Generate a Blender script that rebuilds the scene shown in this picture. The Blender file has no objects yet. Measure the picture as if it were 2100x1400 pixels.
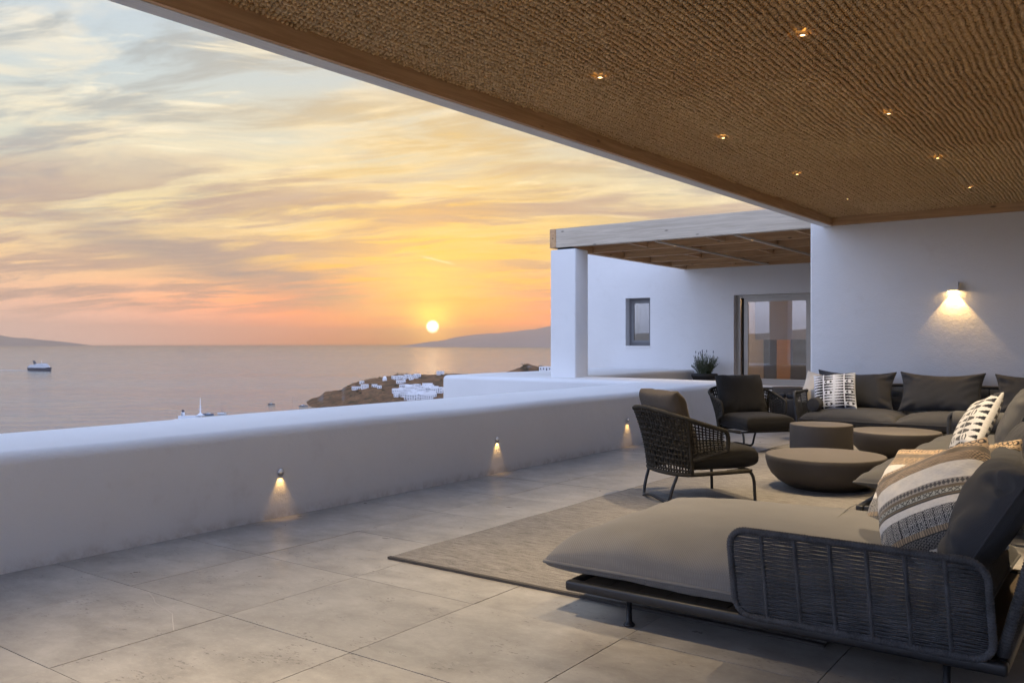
import bpy, math, random
import numpy as np
from mathutils import Vector, Matrix
random.seed(7); RNG = np.random.RandomState(11)
R = math.radians
sc = bpy.context.scene
C = sc.collection

# ------------------------------------------------------------------ node helpers
class S:
    """socket wrapper with arithmetic"""
    def __init__(s, nt, sock): s.nt, s.k = nt, sock
    def _m(s, op, *a, clamp=False):
        n = s.nt.nodes.new('ShaderNodeMath'); n.operation = op; n.use_clamp = clamp
        for i, x in enumerate((s,) + a):
            if isinstance(x, S): s.nt.links.new(x.k, n.inputs[i])
            else: n.inputs[i].default_value = x
        return S(s.nt, n.outputs[0])
    def __add__(s, o): return s._m('ADD', o)
    __radd__ = __add__
    def __mul__(s, o): return s._m('MULTIPLY', o)
    __rmul__ = __mul__
    def __sub__(s, o): return s._m('SUBTRACT', o)
    def __rsub__(s, o): return (s * -1.0) + o
    def __truediv__(s, o): return s._m('DIVIDE', o)
    def __pow__(s, o): return s._m('POWER', o)
    def f(s, op, *a): return s._m(op, *a)
    def clamp(s): return s._m('ADD', 0.0, clamp=True)
    def step(s, lo, hi):
        n = s.nt.nodes.new('ShaderNodeMapRange'); n.interpolation_type = 'SMOOTHSTEP'
        s.nt.links.new(s.k, n.inputs[0]); n.inputs[1].default_value = lo; n.inputs[2].default_value = hi
        return S(s.nt, n.outputs[0])
def node(nt, t, ins=None, out=0, **p):
    n = nt.nodes.new(t)
    for k, v in p.items(): setattr(n, k, v)
    for k, v in (ins or {}).items():
        if isinstance(v, S): nt.links.new(v.k, n.inputs[k])
        else: n.inputs[k].default_value = v
    return S(nt, n.outputs[out])
def mix(nt, fac, a, b, blend='MIX'):
    n = nt.nodes.new('ShaderNodeMix'); n.data_type = 'RGBA'; n.blend_type = blend
    for i, x in ((0, fac), (6, a), (7, b)):
        if isinstance(x, S): nt.links.new(x.k, n.inputs[i])
        elif i == 0: n.inputs[0].default_value = x
        else: n.inputs[i].default_value = (*x[:3], 1)
    return S(nt, n.outputs[2])
def ramp(nt, fac, stops, interp='LINEAR'):
    n = nt.nodes.new('ShaderNodeValToRGB'); n.color_ramp.interpolation = interp
    e = n.color_ramp.elements
    while len(e) < len(stops): e.new(0.5)
    for i, (p, c) in enumerate(stops):
        e[i].position = p; e[i].color = (*c, 1) if len(c) == 3 else c
    nt.links.new(fac.k, n.inputs[0])
    return S(nt, n.outputs[0])
def combine(nt, x, y, z): return node(nt, 'ShaderNodeCombineXYZ', {0: x, 1: y, 2: z})
def sep(nt, v):
    n = nt.nodes.new('ShaderNodeSeparateXYZ'); nt.links.new(v.k, n.inputs[0])
    return [S(nt, n.outputs[i]) for i in range(3)]
def noise(nt, vec, scale, detail=4, rough=.55, dist=0.0):
    return node(nt, 'ShaderNodeTexNoise', {'Vector': vec, 'Scale': scale, 'Detail': detail, 'Roughness': rough, 'Distortion': dist})

# ------------------------------------------------------------------ camera (eye 1.25 m, level)
F, CX, CY, EYE, TH = 1767.0, 1050.0, 703.0, 1.25, R(36.1)
SN, CN = math.sin(TH), math.cos(TH)
cam = bpy.data.cameras.new('camera'); cam_o = bpy.data.objects.new('camera', cam); C.objects.link(cam_o)
cam_o.location = (0, 0, EYE); cam_o.rotation_euler = (R(90), 0, TH)
cam.sensor_width = 36; cam.lens = 36 * F / 2100; cam.shift_y = 3 / 2100
cam.clip_start = .05; cam.clip_end = 200000
sc.camera = cam_o
def ray(px, py):                                   # world direction of a photo pixel
    d = Vector((-SN + CN * (px - CX) / F, CN + SN * (px - CX) / F, (CY - py) / F)); return d.normalized()
def at(px, d, z=0.0):                              # place seen in column px at distance d
    r = (px - CX) / F * d
    return Vector((-SN * d + CN * r, CN * d + SN * r, z))

# ------------------------------------------------------------------ sky, sun, exposure
sun_dir = ray(887, 670)
world = bpy.data.worlds.new('World'); sc.world = world; world.use_nodes = True
nt = world.node_tree; nt.nodes.clear()
v = node(nt, 'ShaderNodeTexCoord'); v = node(nt, 'ShaderNodeVectorMath', {0: v}, operation='NORMALIZE')
X, Y, Z = sep(nt, v)
def dot(vec):
    n = nt.nodes.new('ShaderNodeVectorMath'); n.operation = 'DOT_PRODUCT'
    nt.links.new(v.k, n.inputs[0]); n.inputs[1].default_value = vec; return S(nt, n.outputs[1])
zc = Z.f('MAXIMUM', 0.0)
hz = (X * X + Y * Y + 1e-5) ** .5
sh = Vector((sun_dir.x, sun_dir.y, 0)).normalized()
west = ((X * sh.x + Y * sh.y) / hz).step(-.05, .88)
ang = dot(sun_dir).f('MINIMUM', 1.0).f('ARCCOSINE')
# cloud coordinates: a flat cloud deck seen in perspective, streaks run across the view
px_ = (X * CN + Y * SN) / (zc + .12); py_ = (X * -SN + Y * CN) / (zc + .12)
warp = (noise(nt, combine(nt, px_ * 1.1, py_ * 1.1, 4.0), 1.0, 2, .5) - .5) * 1.1
wisp = noise(nt, combine(nt, px_ * 1.5 + py_ * .5 + warp, py_ * 2.4 - px_ * .35 + warp, 0.0), 1.0, 5, .62, .35)
wisp2 = noise(nt, combine(nt, px_ * 1.3 - py_ * .9 + 7.1, py_ * 4.2 + px_ * 1.1 + warp, 3.0), 1.0, 5, .64, .4)
fil = noise(nt, combine(nt, px_ * 3.2 + py_ * 1.4 + warp * 2.0, py_ * 9.0 - px_ * 1.2 + warp * 3.0, 5.0), 1.0, 4, .6, .5)
low = noise(nt, combine(nt, px_ * .9 + 3.0, py_ * 2.6 + px_ * .5 + warp, 9.0), 1.0, 5, .62, .3)
wcol = ramp(nt, zc, [(0, (1.65, 1.17, 1.0)), (.018, (1.32, .88, .72)), (.045, (1.02, .63, .44)), (.085, (.98, .64, .33)), (.14, (.88, .70, .38)),
                     (.20, (.68, .68, .56)), (.28, (.56, .64, .66)), (.38, (.52, .61, .70)), (.6, (.46, .57, .82)), (1, (.42, .54, .88))])
ecol = ramp(nt, zc, [(0, (.93, 1.02, 1.32)), (.1, (1.05, 1.18, 1.60)), (.3, (.80, .95, 1.41)), (.6, (.45, .58, .92)), (1, (.39, .50, .81))])
# cream high cloud over the upper sky
cl = wisp.step(.43, .62) * zc.step(.07, .18)
ccol = ramp(nt, zc, [(.05, (.95, .72, .42)), (.18, (.90, .79, .54)), (.35, (.86, .80, .68)), (.7, (.80, .84, .95))])
wcol = mix(nt, cl * .9, wcol, ccol)
wcol = mix(nt, wisp2.step(.45, .63) * zc.step(.07, .16) * .80, wcol, (.38, .42, .44))
wcol = mix(nt, fil.step(.55, .74) * zc.step(.05, .14) * .6, wcol, (1.10, .98, .72))
# golden fan above the sun
gold = ((ang / .24) ** 2 * -1.0).f('EXPONENT')
gl = (gold * (wisp2 * 2.6 - .45)).clamp()
wcol = mix(nt, gl * zc.step(.012, .07), wcol, (1.05, .62, .075))
orange = ((ang / .27) ** 2 * -1.0).f('EXPONENT')
wcol = mix(nt, orange * (1.0 - zc.step(.03, .10)), wcol, (2.15, .50, .10))
# dusky streak clouds near the horizon and one long diagonal band that runs down to the sun
streak = low.step(.44, .57) * zc.step(.012, .05) * (1.0 - zc.step(.14, .24))
wcol = mix(nt, (streak * .80 * (fil * 1.1 + .35)).clamp(), wcol, (.46, .32, .28))
d1, d2 = ray(60, 440), ray(840, 640)
pole = d1.cross(d2).normalized()
wob = dot(pole) + (low - .5) * .05
band = ((wob / .021) ** 2 * -1.0).f('EXPONENT') * dot(d1 + (d2 - d1) * .55).step(.945, .98) * (wisp2 * 1.8 - .05).clamp()
wcol = mix(nt, band, wcol, (.38, .31, .29))
wob2 = dot(pole) + (wisp2 - .5) * .06
band2 = (((wob2 + .034) / .010) ** 2 * -1.0).f('EXPONENT') * dot(d1 + (d2 - d1) * .7).step(.965, .99)
wcol = mix(nt, band2 * .5, wcol, (.58, .42, .34))
# short bright contrail above the sun
c1, c2 = ray(862, 525), ray(935, 543)
cp = c1.cross(c2).normalized()
trail = ((dot(cp) / .0012) ** 2 * -1.0).f('EXPONENT') * dot((c1 + c2).normalized()).step(.99975, .99995)
wcol = mix(nt, trail * .6, wcol, (1, .93, .72))
# bright heart
core = ((ang / .023) ** 2 * -1.0).f('EXPONENT')
hot = ((ang / .095) ** 2 * -1.0).f('EXPONENT') * (low * 2.2 - .45).clamp()
wcol = mix(nt, hot * .9, wcol, (1.9, 1.05, .12))
wcol = mix(nt, core, wcol, (3.4, 1.75, .20))
disc = 1.0 - ang.step(.0030, .0085)
wcol = mix(nt, disc, wcol, (14., 12.5, 8.))
wcol = mix(nt, 1.0, wcol, (.665, .665, .665), 'MULTIPLY')
sky = mix(nt, west, ecol, wcol)
world.cycles.sampling_method = 'MANUAL'; world.cycles.sample_map_resolution = 512
nish = node(nt, 'ShaderNodeTexSky', sky_type='NISHITA', sun_disc=False, sun_elevation=math.asin(sun_dir.z),
            sun_rotation=math.atan2(sun_dir.x, sun_dir.y))
sky = mix(nt, .06, sky, mix(nt, 1.0, nish, (.1, .1, .1), 'MULTIPLY'), 'ADD')
bg = nt.nodes.new('ShaderNodeBackground'); nt.links.new(sky.k, bg.inputs[0]); bg.inputs[1].default_value = 1.0
wo = nt.nodes.new('ShaderNodeOutputWorld'); nt.links.new(bg.outputs[0], wo.inputs[0])

sun = bpy.data.lights.new('sun', 'SUN'); sun.energy = 0.008; sun.angle = R(3.0); sun.color = (1.0, .52, .22)
sun_o = bpy.data.objects.new('sun', sun); C.objects.link(sun_o)
sun_o.rotation_euler = (-sun_dir).to_track_quat('-Z', 'Y').to_euler()
cy = sc.cycles; cy.max_bounces = 5; cy.diffuse_bounces = 3; cy.glossy_bounces = 2; cy.transmission_bounces = 3; cy.transparent_max_bounces = 8; cy.volume_bounces = 0
cy.caustics_reflective = False; cy.caustics_refractive = False; cy.use_adaptive_sampling = True; cy.adaptive_threshold = .025
vs = sc.view_settings; vs.view_transform = 'Standard'; vs.look = 'None'; vs.exposure = 0.72; vs.gamma = 1; vs.use_curve_mapping = False

# ------------------------------------------------------------------ mesh helpers
def np_mesh(name, V, Q=None, T=None, smooth=False, uv=None, col=None):
    V = np.asarray(V, np.float32); me = bpy.data.meshes.new(name)
    Q = np.zeros((0, 4), np.int32) if Q is None or len(Q) == 0 else np.asarray(Q, np.int32)
    T = np.zeros((0, 3), np.int32) if T is None or len(T) == 0 else np.asarray(T, np.int32)
    me.vertices.add(len(V)); me.vertices.foreach_set('co', V.ravel())
    loops = np.concatenate([Q.ravel(), T.ravel()]).astype(np.int32)
    me.loops.add(len(loops)); me.loops.foreach_set('vertex_index', loops)
    tot = np.concatenate([np.full(len(Q), 4), np.full(len(T), 3)]).astype(np.int32)
    st = np.concatenate([[0], np.cumsum(tot)[:-1]]).astype(np.int32) if len(tot) else tot
    me.polygons.add(len(tot)); me.polygons.foreach_set('loop_start', st); me.polygons.foreach_set('loop_total', tot)
    me.polygons.foreach_set('use_smooth', np.full(len(tot), smooth))
    if uv is not None:
        l = me.uv_layers.new(name='UVMap'); l.data.foreach_set('uv', np.asarray(uv, np.float32)[loops].ravel())
    if col is not None:
        a = me.color_attributes.new('Col', 'FLOAT_COLOR', 'POINT')
        a.data.foreach_set('color', np.concatenate([col, np.ones((len(col), 1))], 1).astype(np.float32).ravel())
    me.update(calc_edges=True); me.validate()
    return me
class MB:
    def __init__(s): s.v = []; s.q = []; s.t = []; s.n = 0
    def add(s, V, Q=None, T=None):
        V = np.asarray(V, float)
        if Q is not None and len(Q): s.q.append(np.asarray(Q, np.int64) + s.n)
        if T is not None and len(T): s.t.append(np.asarray(T, np.int64) + s.n)
        s.v.append(V); s.n += len(V); return s
    def box(s, x0, x1, y0, y1, z0, z1, M=None):
        V = np.array([(x, y, z) for z in (z0, z1) for x, y in ((x0, y0), (x1, y0), (x1, y1), (x0, y1))], float)
        if M is not None: V = V @ np.array(M.to_3x3()).T + np.array(M.translation)
        return s.add(V, [(0, 3, 2, 1), (4, 5, 6, 7), (0, 1, 5, 4), (1, 2, 6, 5), (2, 3, 7, 6), (3, 0, 4, 7)])
    def tube(s, pts, r, k=8, closed=False, flat=None):
        P = np.asarray(pts, float); n = len(P)
        r = np.full(n, r) if np.isscalar(r) else np.asarray(r)
        if closed: t = np.roll(P, -1, 0) - np.roll(P, 1, 0)
        else: t = np.gradient(P, axis=0)
        t /= np.linalg.norm(t, axis=1)[:, None] + 1e-12
        a = np.array([0, 0, 1.]) if abs(t[0][2]) < .9 else np.array([1., 0, 0])
        N = np.zeros((n, 3)); N[0] = np.cross(t[0], a)
        for i in range(1, n): N[i] = N[i - 1] - t[i] * np.dot(N[i - 1], t[i])
        N /= np.linalg.norm(N, axis=1)[:, None]; B = np.cross(t, N)
        th = np.arange(k) * 2 * math.pi / k
        V = (P[:, None, :] + r[:, None, None] * (np.cos(th)[None, :, None] * N[:, None, :] + np.sin(th)[None, :, None] * B[:, None, :])).reshape(-1, 3)
        i = np.arange(n if closed else n - 1)[:, None] * k; j = np.arange(k)[None, :]; j2 = (j + 1) % k
        i2 = (i + k) % (n * k)
        Q = np.stack([i + j, i + j2, i2 + j2, i2 + j], -1).reshape(-1, 4)
        s.add(V, Q)
        if not closed:
            for b, fl in ((0, True), ((n - 1) * k, False)):
                T = [(b, b + m, b + m + 1) if not fl else (b, b + m + 1, b + m) for m in range(1, k - 1)]
                s.t.append(np.array(T) + s.n - len(V))
        return s
    def lathe(s, prof, k=32, c=(0, 0, 0)):
        P = np.asarray(prof, float); th = np.arange(k) * 2 * math.pi / k
        V = np.stack([P[:, None, 0] * np.cos(th), P[:, None, 0] * np.sin(th), np.repeat(P[:, 1:2], k, 1)], -1).reshape(-1, 3) + np.array(c)
        i = np.arange(len(P) - 1)[:, None] * k; j = np.arange(k)[None, :]; j2 = (j + 1) % k
        return s.add(V, np.stack([i + j, i + j2, i + k + j2, i + k + j], -1).reshape(-1, 4))
    def grid(s, G):                                            # G: (n, m, 3)
        n, m, _ = G.shape; i = np.arange(n - 1)[:, None] * m; j = np.arange(m - 1)[None, :]
        return s.add(G.reshape(-1, 3), np.stack([i + j, i + m + j, i + m + j + 1, i + j + 1], -1).reshape(-1, 4))
    def mesh(s, name, smooth=False, **k):
        V = np.concatenate(s.v); Q = np.concatenate(s.q) if s.q else None; T = np.concatenate(s.t) if s.t else None
        return np_mesh(name, V, Q, T, smooth, **k)
    def build(s, name, mat, parent=None, smooth=False, bevel=0, seg=2, loc=None, **k):
        return obj(name, s.mesh(name, smooth, **k), mat, parent, bevel, seg, loc)
def obj(name, me, mat, parent=None, bevel=0, seg=2, loc=None):
    o = bpy.data.objects.new(name, me); C.objects.link(o)
    if mat is not None and not me.materials: me.materials.append(mat)
    if parent is not None: o.parent = parent
    if loc is not None: o.location = loc
    if bevel:
        b = o.modifiers.new('bevel', 'BEVEL'); b.width = bevel; b.segments = seg; b.limit_method = 'ANGLE'; b.angle_limit = R(40)
        b.harden_normals = False
        me.polygons.foreach_set('use_smooth', np.full(len(me.polygons), seg > 2))
    return o
def tag(o, label=None, cat=None, group=None, kind=None):
    if label: o['label'] = label
    if cat: o['category'] = cat
    if group: o['group'] = group
    if kind: o['kind'] = kind
    return o
def thing(name, label, cat, loc=(0, 0, 0), rz=0.0, group=None):
    o = bpy.data.objects.new(name, None); C.objects.link(o); o.location = loc; o.rotation_euler = (0, 0, rz)
    o.empty_display_size = .1
    return tag(o, label, cat, group)
def copy_tree(o, parent=None):
    c = o.copy(); C.objects.link(c); c.parent = parent
    for ch in o.children: copy_tree(ch, c)
    return c
def box(name, b, mat, parent=None, bevel=0, seg=2): return MB().box(*b).build(name, mat, parent, bevel=bevel, seg=seg)
def vnoise(P, f, seed=0, octv=3):                              # cheap smooth noise from summed sines
    rs = np.random.RandomState(seed); o = 0; a = 1.
    for k in range(octv):
        for _ in range(4):
            d = rs.normal(size=P.shape[-1]); d *= f / np.linalg.norm(d); o = o + a * np.sin(P @ d + rs.uniform(0, 6.3))
        f *= 2.1; a *= .5
    return o / 4

# ------------------------------------------------------------------ materials
def material(name):
    m = bpy.data.materials.new(name); m.use_nodes = True; n = m.node_tree; n.nodes.clear()
    b = n.nodes.new('ShaderNodeBsdfPrincipled'); o = n.nodes.new('ShaderNodeOutputMaterial'); n.links.new(b.outputs[0], o.inputs[0])
    return m, n, b
def setp(n, b, **k):
    names = {'col': 'Base Color', 'rough': 'Roughness', 'metal': 'Metallic', 'spec': 'Specular IOR Level', 'normal': 'Normal', 'sheen': 'Sheen Weight'}
    for kk, x in k.items():
        i = b.inputs[names[kk]]
        if isinstance(x, S): n.links.new(x.k, i)
        else: i.default_value = (*x, 1) if isinstance(x, tuple) else x
def bump(n, h, strength, dist): return node(n, 'ShaderNodeBump', {'Height': h, 'Strength': strength, 'Distance': dist})
def coords(n, out=3): return node(n, 'ShaderNodeTexCoord', out=out)       # 3 = object, 2 = uv
def posn(n): return node(n, 'ShaderNodeNewGeometry', out=0)
def simple(name, col, rough=.5, metal=0., var=.12, scale=8., spec=.5, bs=.0, bscale=200., bd=.002):
    m, n, b = material(name); p = coords(n)
    c = mix(n, noise(n, p, scale, 5), tuple(x * (1 - var) for x in col), tuple(min(1, x * (1 + var)) for x in col))
    setp(n, b, col=c, rough=rough, metal=metal, spec=spec)
    if bs: setp(n, b, normal=bump(n, noise(n, p, bscale, 3), bs, bd))
    return m
def plaster():
    m, n, b = material('white_plaster'); p = posn(n)
    c = mix(n, noise(n, p, .9, 6), (.73, .725, .72), (.83, .825, .82))
    c = mix(n, noise(n, p, 3.1, 8, .7).step(.55, .8) * .25, c, (.66, .64, .62))
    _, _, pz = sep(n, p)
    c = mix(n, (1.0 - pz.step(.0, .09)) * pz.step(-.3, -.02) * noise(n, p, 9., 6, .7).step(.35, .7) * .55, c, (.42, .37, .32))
    c = mix(n, noise(n, p, 1.7, 9, .75).step(.56, .74) * .30, c, (.60, .56, .52))
    h = noise(n, p, 70., 5, .65) * .55 + noise(n, p, 5.0, 5, .6) * 1.0 + noise(n, p, 1.6, 3) * 2.0
    setp(n, b, col=c, rough=.85, spec=.25, normal=bump(n, h, .75, .008)); return m
def tile_mat():
    m, n, b = material('limestone_tile'); p = posn(n)
    oi = n.nodes.new('ShaderNodeObjectInfo'); rnd = S(n, oi.outputs['Random'])
    x, y, z = sep(n, p)
    q = combine(n, x * 1.3 + rnd * 37., y * 1.9 + rnd * 91., rnd * 13.)
    cloud = noise(n, q, 2.4, 10, .70, .25)
    c = ramp(n, cloud, [(.30, (.180, .168, .153)), (.44, (.25, .236, .218)), (.56, (.31, .295, .275)), (.72, (.40, .383, .358))])
    c = mix(n, (rnd - .5).f('ABSOLUTE') * .7, c, (.27, .25, .225))
    fine = noise(n, combine(n, x * 14. + rnd * 50., y * 22., rnd), 3.0, 8, .78)
    c = mix(n, fine.step(.5, .75) * .35, c, (.54, .50, .45))
    pits = noise(n, combine(n, x * 26. + rnd * 9., y * 60., 0.0), 1.3, 4, .6) * noise(n, q, 5.0, 3).step(.42, .62)
    pit = pits.step(.56, .62)
    c = mix(n, pit * .65, c, (.08, .07, .06))
    setp(n, b, col=c, rough=(noise(n, q, 6., 5) * .26 + .20), spec=.5, normal=bump(n, fine * .25 - pit * 1.2 + cloud * .3, .25, .003)); return m
def wood(name, dark, light, scale=1.0, axis='x', knots=True):
    m, n, b = material(name); p = coords(n); x, y, z = sep(n, p)
    st = {'x': (1.2, 26., 26.), 'y': (26., 1.2, 26.)}[axis]
    oi = n.nodes.new('ShaderNodeObjectInfo'); rnd = S(n, oi.outputs['Random'])
    q = combine(n, x * st[0] + rnd * 31., y * st[1] + rnd * 17., z * st[2])
    g = noise(n, q, scale, 7, .65, .6)
    c = mix(n, g.step(.3, .72), dark, light)
    c = mix(n, noise(n, p, 1.4, 3) * .35, c, tuple(a * .8 for a in light))
    if knots:
        kx, ky = (2.6, 7.) if axis == 'x' else (7., 2.6)
        vo = node(n, 'ShaderNodeTexVoronoi', {'Vector': combine(n, x * kx + rnd * 5., y * ky, z * 7.), 'Scale': 1.0}, out=0)
        c = mix(n, (1.0 - vo.step(.05, .13)) * .8, c, tuple(a * .28 for a in dark))
    setp(n, b, col=c, rough=.62, spec=.3, normal=bump(n, g, .3, .003)); return m
def fabric(name, col, pitch=.005, var=.12, sheen=.06, bs=.8):
    m, n, b = material(name); uv = coords(n, 2); x, y, _ = sep(n, uv)
    k = 2 * math.pi / pitch
    wv = (x * k).f('SINE') * (y * k).f('SINE')
    lin = noise(n, combine(n, x * 30., y * 420., 0.), 1., 3) + noise(n, combine(n, x * 420., y * 30., 0.), 1., 3)
    t = (noise(n, coords(n), 5., 5) * .6 + lin * .22)
    c = mix(n, t, tuple(a * (1 - var * 2) for a in col), tuple(a * (1 + var * 2) for a in col))
    c = mix(n, wv.step(-.2, .9) * .35, c, tuple(a * 1.5 for a in col))
    setp(n, b, col=c, rough=.9, spec=.15, sheen=sheen, normal=bump(n, wv * .5 + lin * .4, bs, .0012))
    b.inputs['Sheen Roughness'].default_value = .5; return m
def printed(name):
    m, n, b = material(name); a = node(n, 'ShaderNodeVertexColor', layer_name='Col'); uv = coords(n, 2); x, y, _ = sep(n, uv)
    k = 2 * math.pi / .004
    t = noise(n, combine(n, x * 60., y * 300., 0.), 1., 4)
    c = mix(n, t.step(.35, .7) * .22, a, (.25, .22, .18), 'MULTIPLY')
    setp(n, b, col=c, rough=.92, spec=.1, sheen=.3, normal=bump(n, (x * k).f('SINE') * (y * k).f('SINE') * .5 + t, .6, .0015)); return m
def emis(name, col, s):
    m, n, b = material(name); b.inputs['Emission Color'].default_value = (*col, 1); b.inputs['Emission Strength'].default_value = s
    setp(n, b, col=(.3, .25, .2)); return m
def glass_mat():
    m, n, b = material('window_glass')
    tr = n.nodes.new('ShaderNodeBsdfTransparent'); tr.inputs[0].default_value = (.86, .87, .88, 1)
    gl = n.nodes.new('ShaderNodeBsdfGlossy'); gl.inputs['Roughness'].default_value = .01
    lw = node(n, 'ShaderNodeLayerWeight', {'Blend': .5}, out=1); fac = (lw ** 5.0) * .80 + .20
    mx = n.nodes.new('ShaderNodeMixShader'); n.links.new(fac.k, mx.inputs[0]); n.links.new(tr.outputs[0], mx.inputs[1]); n.links.new(gl.outputs[0], mx.inputs[2])
    o = [x for x in n.nodes if x.type == 'OUTPUT_MATERIAL'][0]; n.links.new(mx.outputs[0], o.inputs[0]); n.nodes.remove(b); return m
def blind_mat():
    m, n, b = material('roller_blind'); p = coords(n); x, y, z = sep(n, p)
    c = mix(n, noise(n, combine(n, x * 300., y * 300., z * 300.), 1., 2), (.66, .61, .59), (.76, .71, .69)); setp(n, b, col=c, rough=.9)
    tr = n.nodes.new('ShaderNodeBsdfTranslucent'); n.links.new(c.k, tr.inputs[0]); mx = n.nodes.new('ShaderNodeMixShader'); mx.inputs[0].default_value = .45
    o = [q for q in n.nodes if q.type == 'OUTPUT_MATERIAL'][0]; n.links.new(b.outputs[0], mx.inputs[1]); n.links.new(tr.outputs[0], mx.inputs[2]); n.links.new(mx.outputs[0], o.inputs[0]); return m
def sea_mat():
    m, n, b = material('sea_water'); p = posn(n); x, y, z = sep(n, p)
    # swell rotated so that crests lie across the view
    u = x * CN + y * SN; w = y * CN - x * SN
    q = combine(n, u * .35, w, 0.)
    h = noise(n, q, .012, 3, .5) * 5.0 + noise(n, q, .030, 5, .7, .8) * 8.0
    gust = noise(n, combine(n, u * .12, w, 0.), .0035, 6, .6)
    setp(n, b, col=mix(n, gust, (.13, .15, .17), (.21, .23, .25)), rough=(gust * .16 + .08), spec=.5,
         normal=bump(n, h, 1.0, 1.05)); b.inputs['IOR'].default_value = 2.0; return m
def land_mat():
    m, n, b = material('dry_hillside'); p = posn(n); g = node(n, 'ShaderNodeNewGeometry', out=1); _, _, gz = sep(n, g)
    s = noise(n, p, .06, 8, .7)
    c = ramp(n, s, [(.3, (.085, .055, .034)), (.48, (.18, .10, .055)), (.62, (.28, .15, .075)), (.8, (.34, .21, .12))])
    c = mix(n, noise(n, p, .11, 7, .7).step(.5, .62) * .75, c, (.055, .055, .03))
    rock = (1.0 - gz.step(.72, .86))
    c = mix(n, rock * .85, c, mix(n, noise(n, p, .25, 8, .75), (.10, .085, .075), (.30, .26, .23)))
    setp(n, b, col=c, rough=.95, spec=.1, normal=bump(n, noise(n, p, .3, 6, .7), 1., 2.)); return m
def ropemat(name, col):
    m, n, b = material(name); p = coords(n)
    t = noise(n, p, 260., 3, .6) * .6 + noise(n, p, 14., 3) * .4
    c = mix(n, t.step(.3, .7), tuple(a * .55 for a in col), tuple(a * 1.5 for a in col))
    setp(n, b, col=c, rough=.8, spec=.25, normal=bump(n, noise(n, p, 420., 2), .6, .002)); return m
def matting():
    m, n, b = material('seagrass_matting'); p = posn(n); x, y, z = sep(n, p)
    c = ramp(n, noise(n, p, 34., 4, .7), [(.28, (.44, .275, .125)), (.45, (.67, .46, .24)), (.6, (.80, .585, .335)), (.78, (.88, .70, .45))])
    wx = x + (noise(n, p, 1.1, 2) - .5) * .35; wy = y + (noise(n, p, .8, 2) - .5) * .5
    cell = node(n, 'ShaderNodeTexWhiteNoise', {'Vector': combine(n, (wx * .8 + .3).f('FLOOR'), (wy * .36).f('FLOOR'), 0.)}, noise_dimensions='3D')
    c = mix(n, cell * .38, c, (.46, .26, .11))
    setp(n, b, col=c, rough=.8, spec=.2, normal=bump(n, noise(n, p, 240., 3), .7, .004)); return m
M = dict(
    plaster=plaster(), tile=tile_mat(), grout=simple('grout', (.14, .13, .12), .9),
    beam=wood('whitewashed_pine', (.44, .37, .285), (.64, .555, .44)),
    beamy=wood('whitewashed_pine_side', (.44, .37, .285), (.64, .555, .44), axis='y'),
    pine=wood('larch_wood', (.45, .265, .13), (.66, .42, .225)), piney=wood('larch_wood_long', (.45, .265, .13), (.66, .42, .225), axis='y'),
    fascia=wood('skylit_fascia', (.66, .645, .625), (.80, .79, .77), axis='y', knots=False),  # paler copy of the beam wood: skylight on its underside painted in
    mat=matting(), chaise=fabric('taupe_fabric', (.138, .137, .138), .011), grey=fabric('grey_fabric', (.085, .084, .083), .006),
    navy=fabric('slate_fabric', (.046, .047, .051), .006),
    chairf=fabric('brown_black_fabric', (.018, .017, .016), .005), headf=fabric('brown_fabric', (.075, .062, .050), .005), cream=fabric('cream_fabric', (.62, .55, .45), .005),
    rope=ropemat('charcoal_rope', (.058, .061, .068)), rope2=ropemat('brown_rope', (.028, .025, .020)),
    metal=simple('black_steel', (.018, .019, .022), .38, .3, .2), print=printed('printed_cotton'),
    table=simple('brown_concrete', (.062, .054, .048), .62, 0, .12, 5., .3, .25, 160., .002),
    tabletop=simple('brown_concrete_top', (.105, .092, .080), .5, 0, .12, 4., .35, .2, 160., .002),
    pot=simple('black_pot', (.022, .022, .024), .6, 0, .3, 12., .4, .3, 40., .004), leaf=simple('lavender_leaf', (.085, .105, .055), .7, 0, .5, 30.),
    bud=simple('lavender_bud', (.10, .085, .12), .8), soil=simple('soil', (.04, .03, .02), .95),
    alu=simple('beige_aluminium', (.40, .37, .33), .35, .3, .05), slot=simple('dark_track', (.01, .01, .01), .7), glass=glass_mat(),
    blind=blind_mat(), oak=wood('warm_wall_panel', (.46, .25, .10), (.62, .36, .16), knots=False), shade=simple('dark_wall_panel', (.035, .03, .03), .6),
    inwall=simple('inner_wall', (.5, .45, .4), .9), warm=emis('warm_bulb', (1.0, .66, .25), 14.), hotb=emis('downlight_bulb', (1.0, .58, .18), 9.0),
    lampw=simple('white_lamp_body', (.80, .79, .78), .5, 0, .03), chrome=simple('steel_trim', (.45, .45, .47), .3, .9, .05),
    sea=sea_mat(), land=land_mat(), haze_land=simple('hazed_far_land', (.42, .34, .31), 1., 0, .2, .0004, .1),  # far land paled: part of the haze is put into its colour
    house=simple('white_house', (.80, .79, .80), .85, 0, .06, .3), hwin=simple('far_window', (.09, .09, .11), .5), dome=simple('dome_white', (.83, .82, .82), .8),
    hull=simple('navy_hull', (.035, .04, .06), .5), ship=simple('ship_white', (.78, .78, .80), .5), deckc=simple('ship_grey', (.16, .17, .19), .6), wood=simple('boat_wood', (.16, .10, .06), .6), blue=simple('boat_blue', (.06, .12, .22), .6),
)
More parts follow.
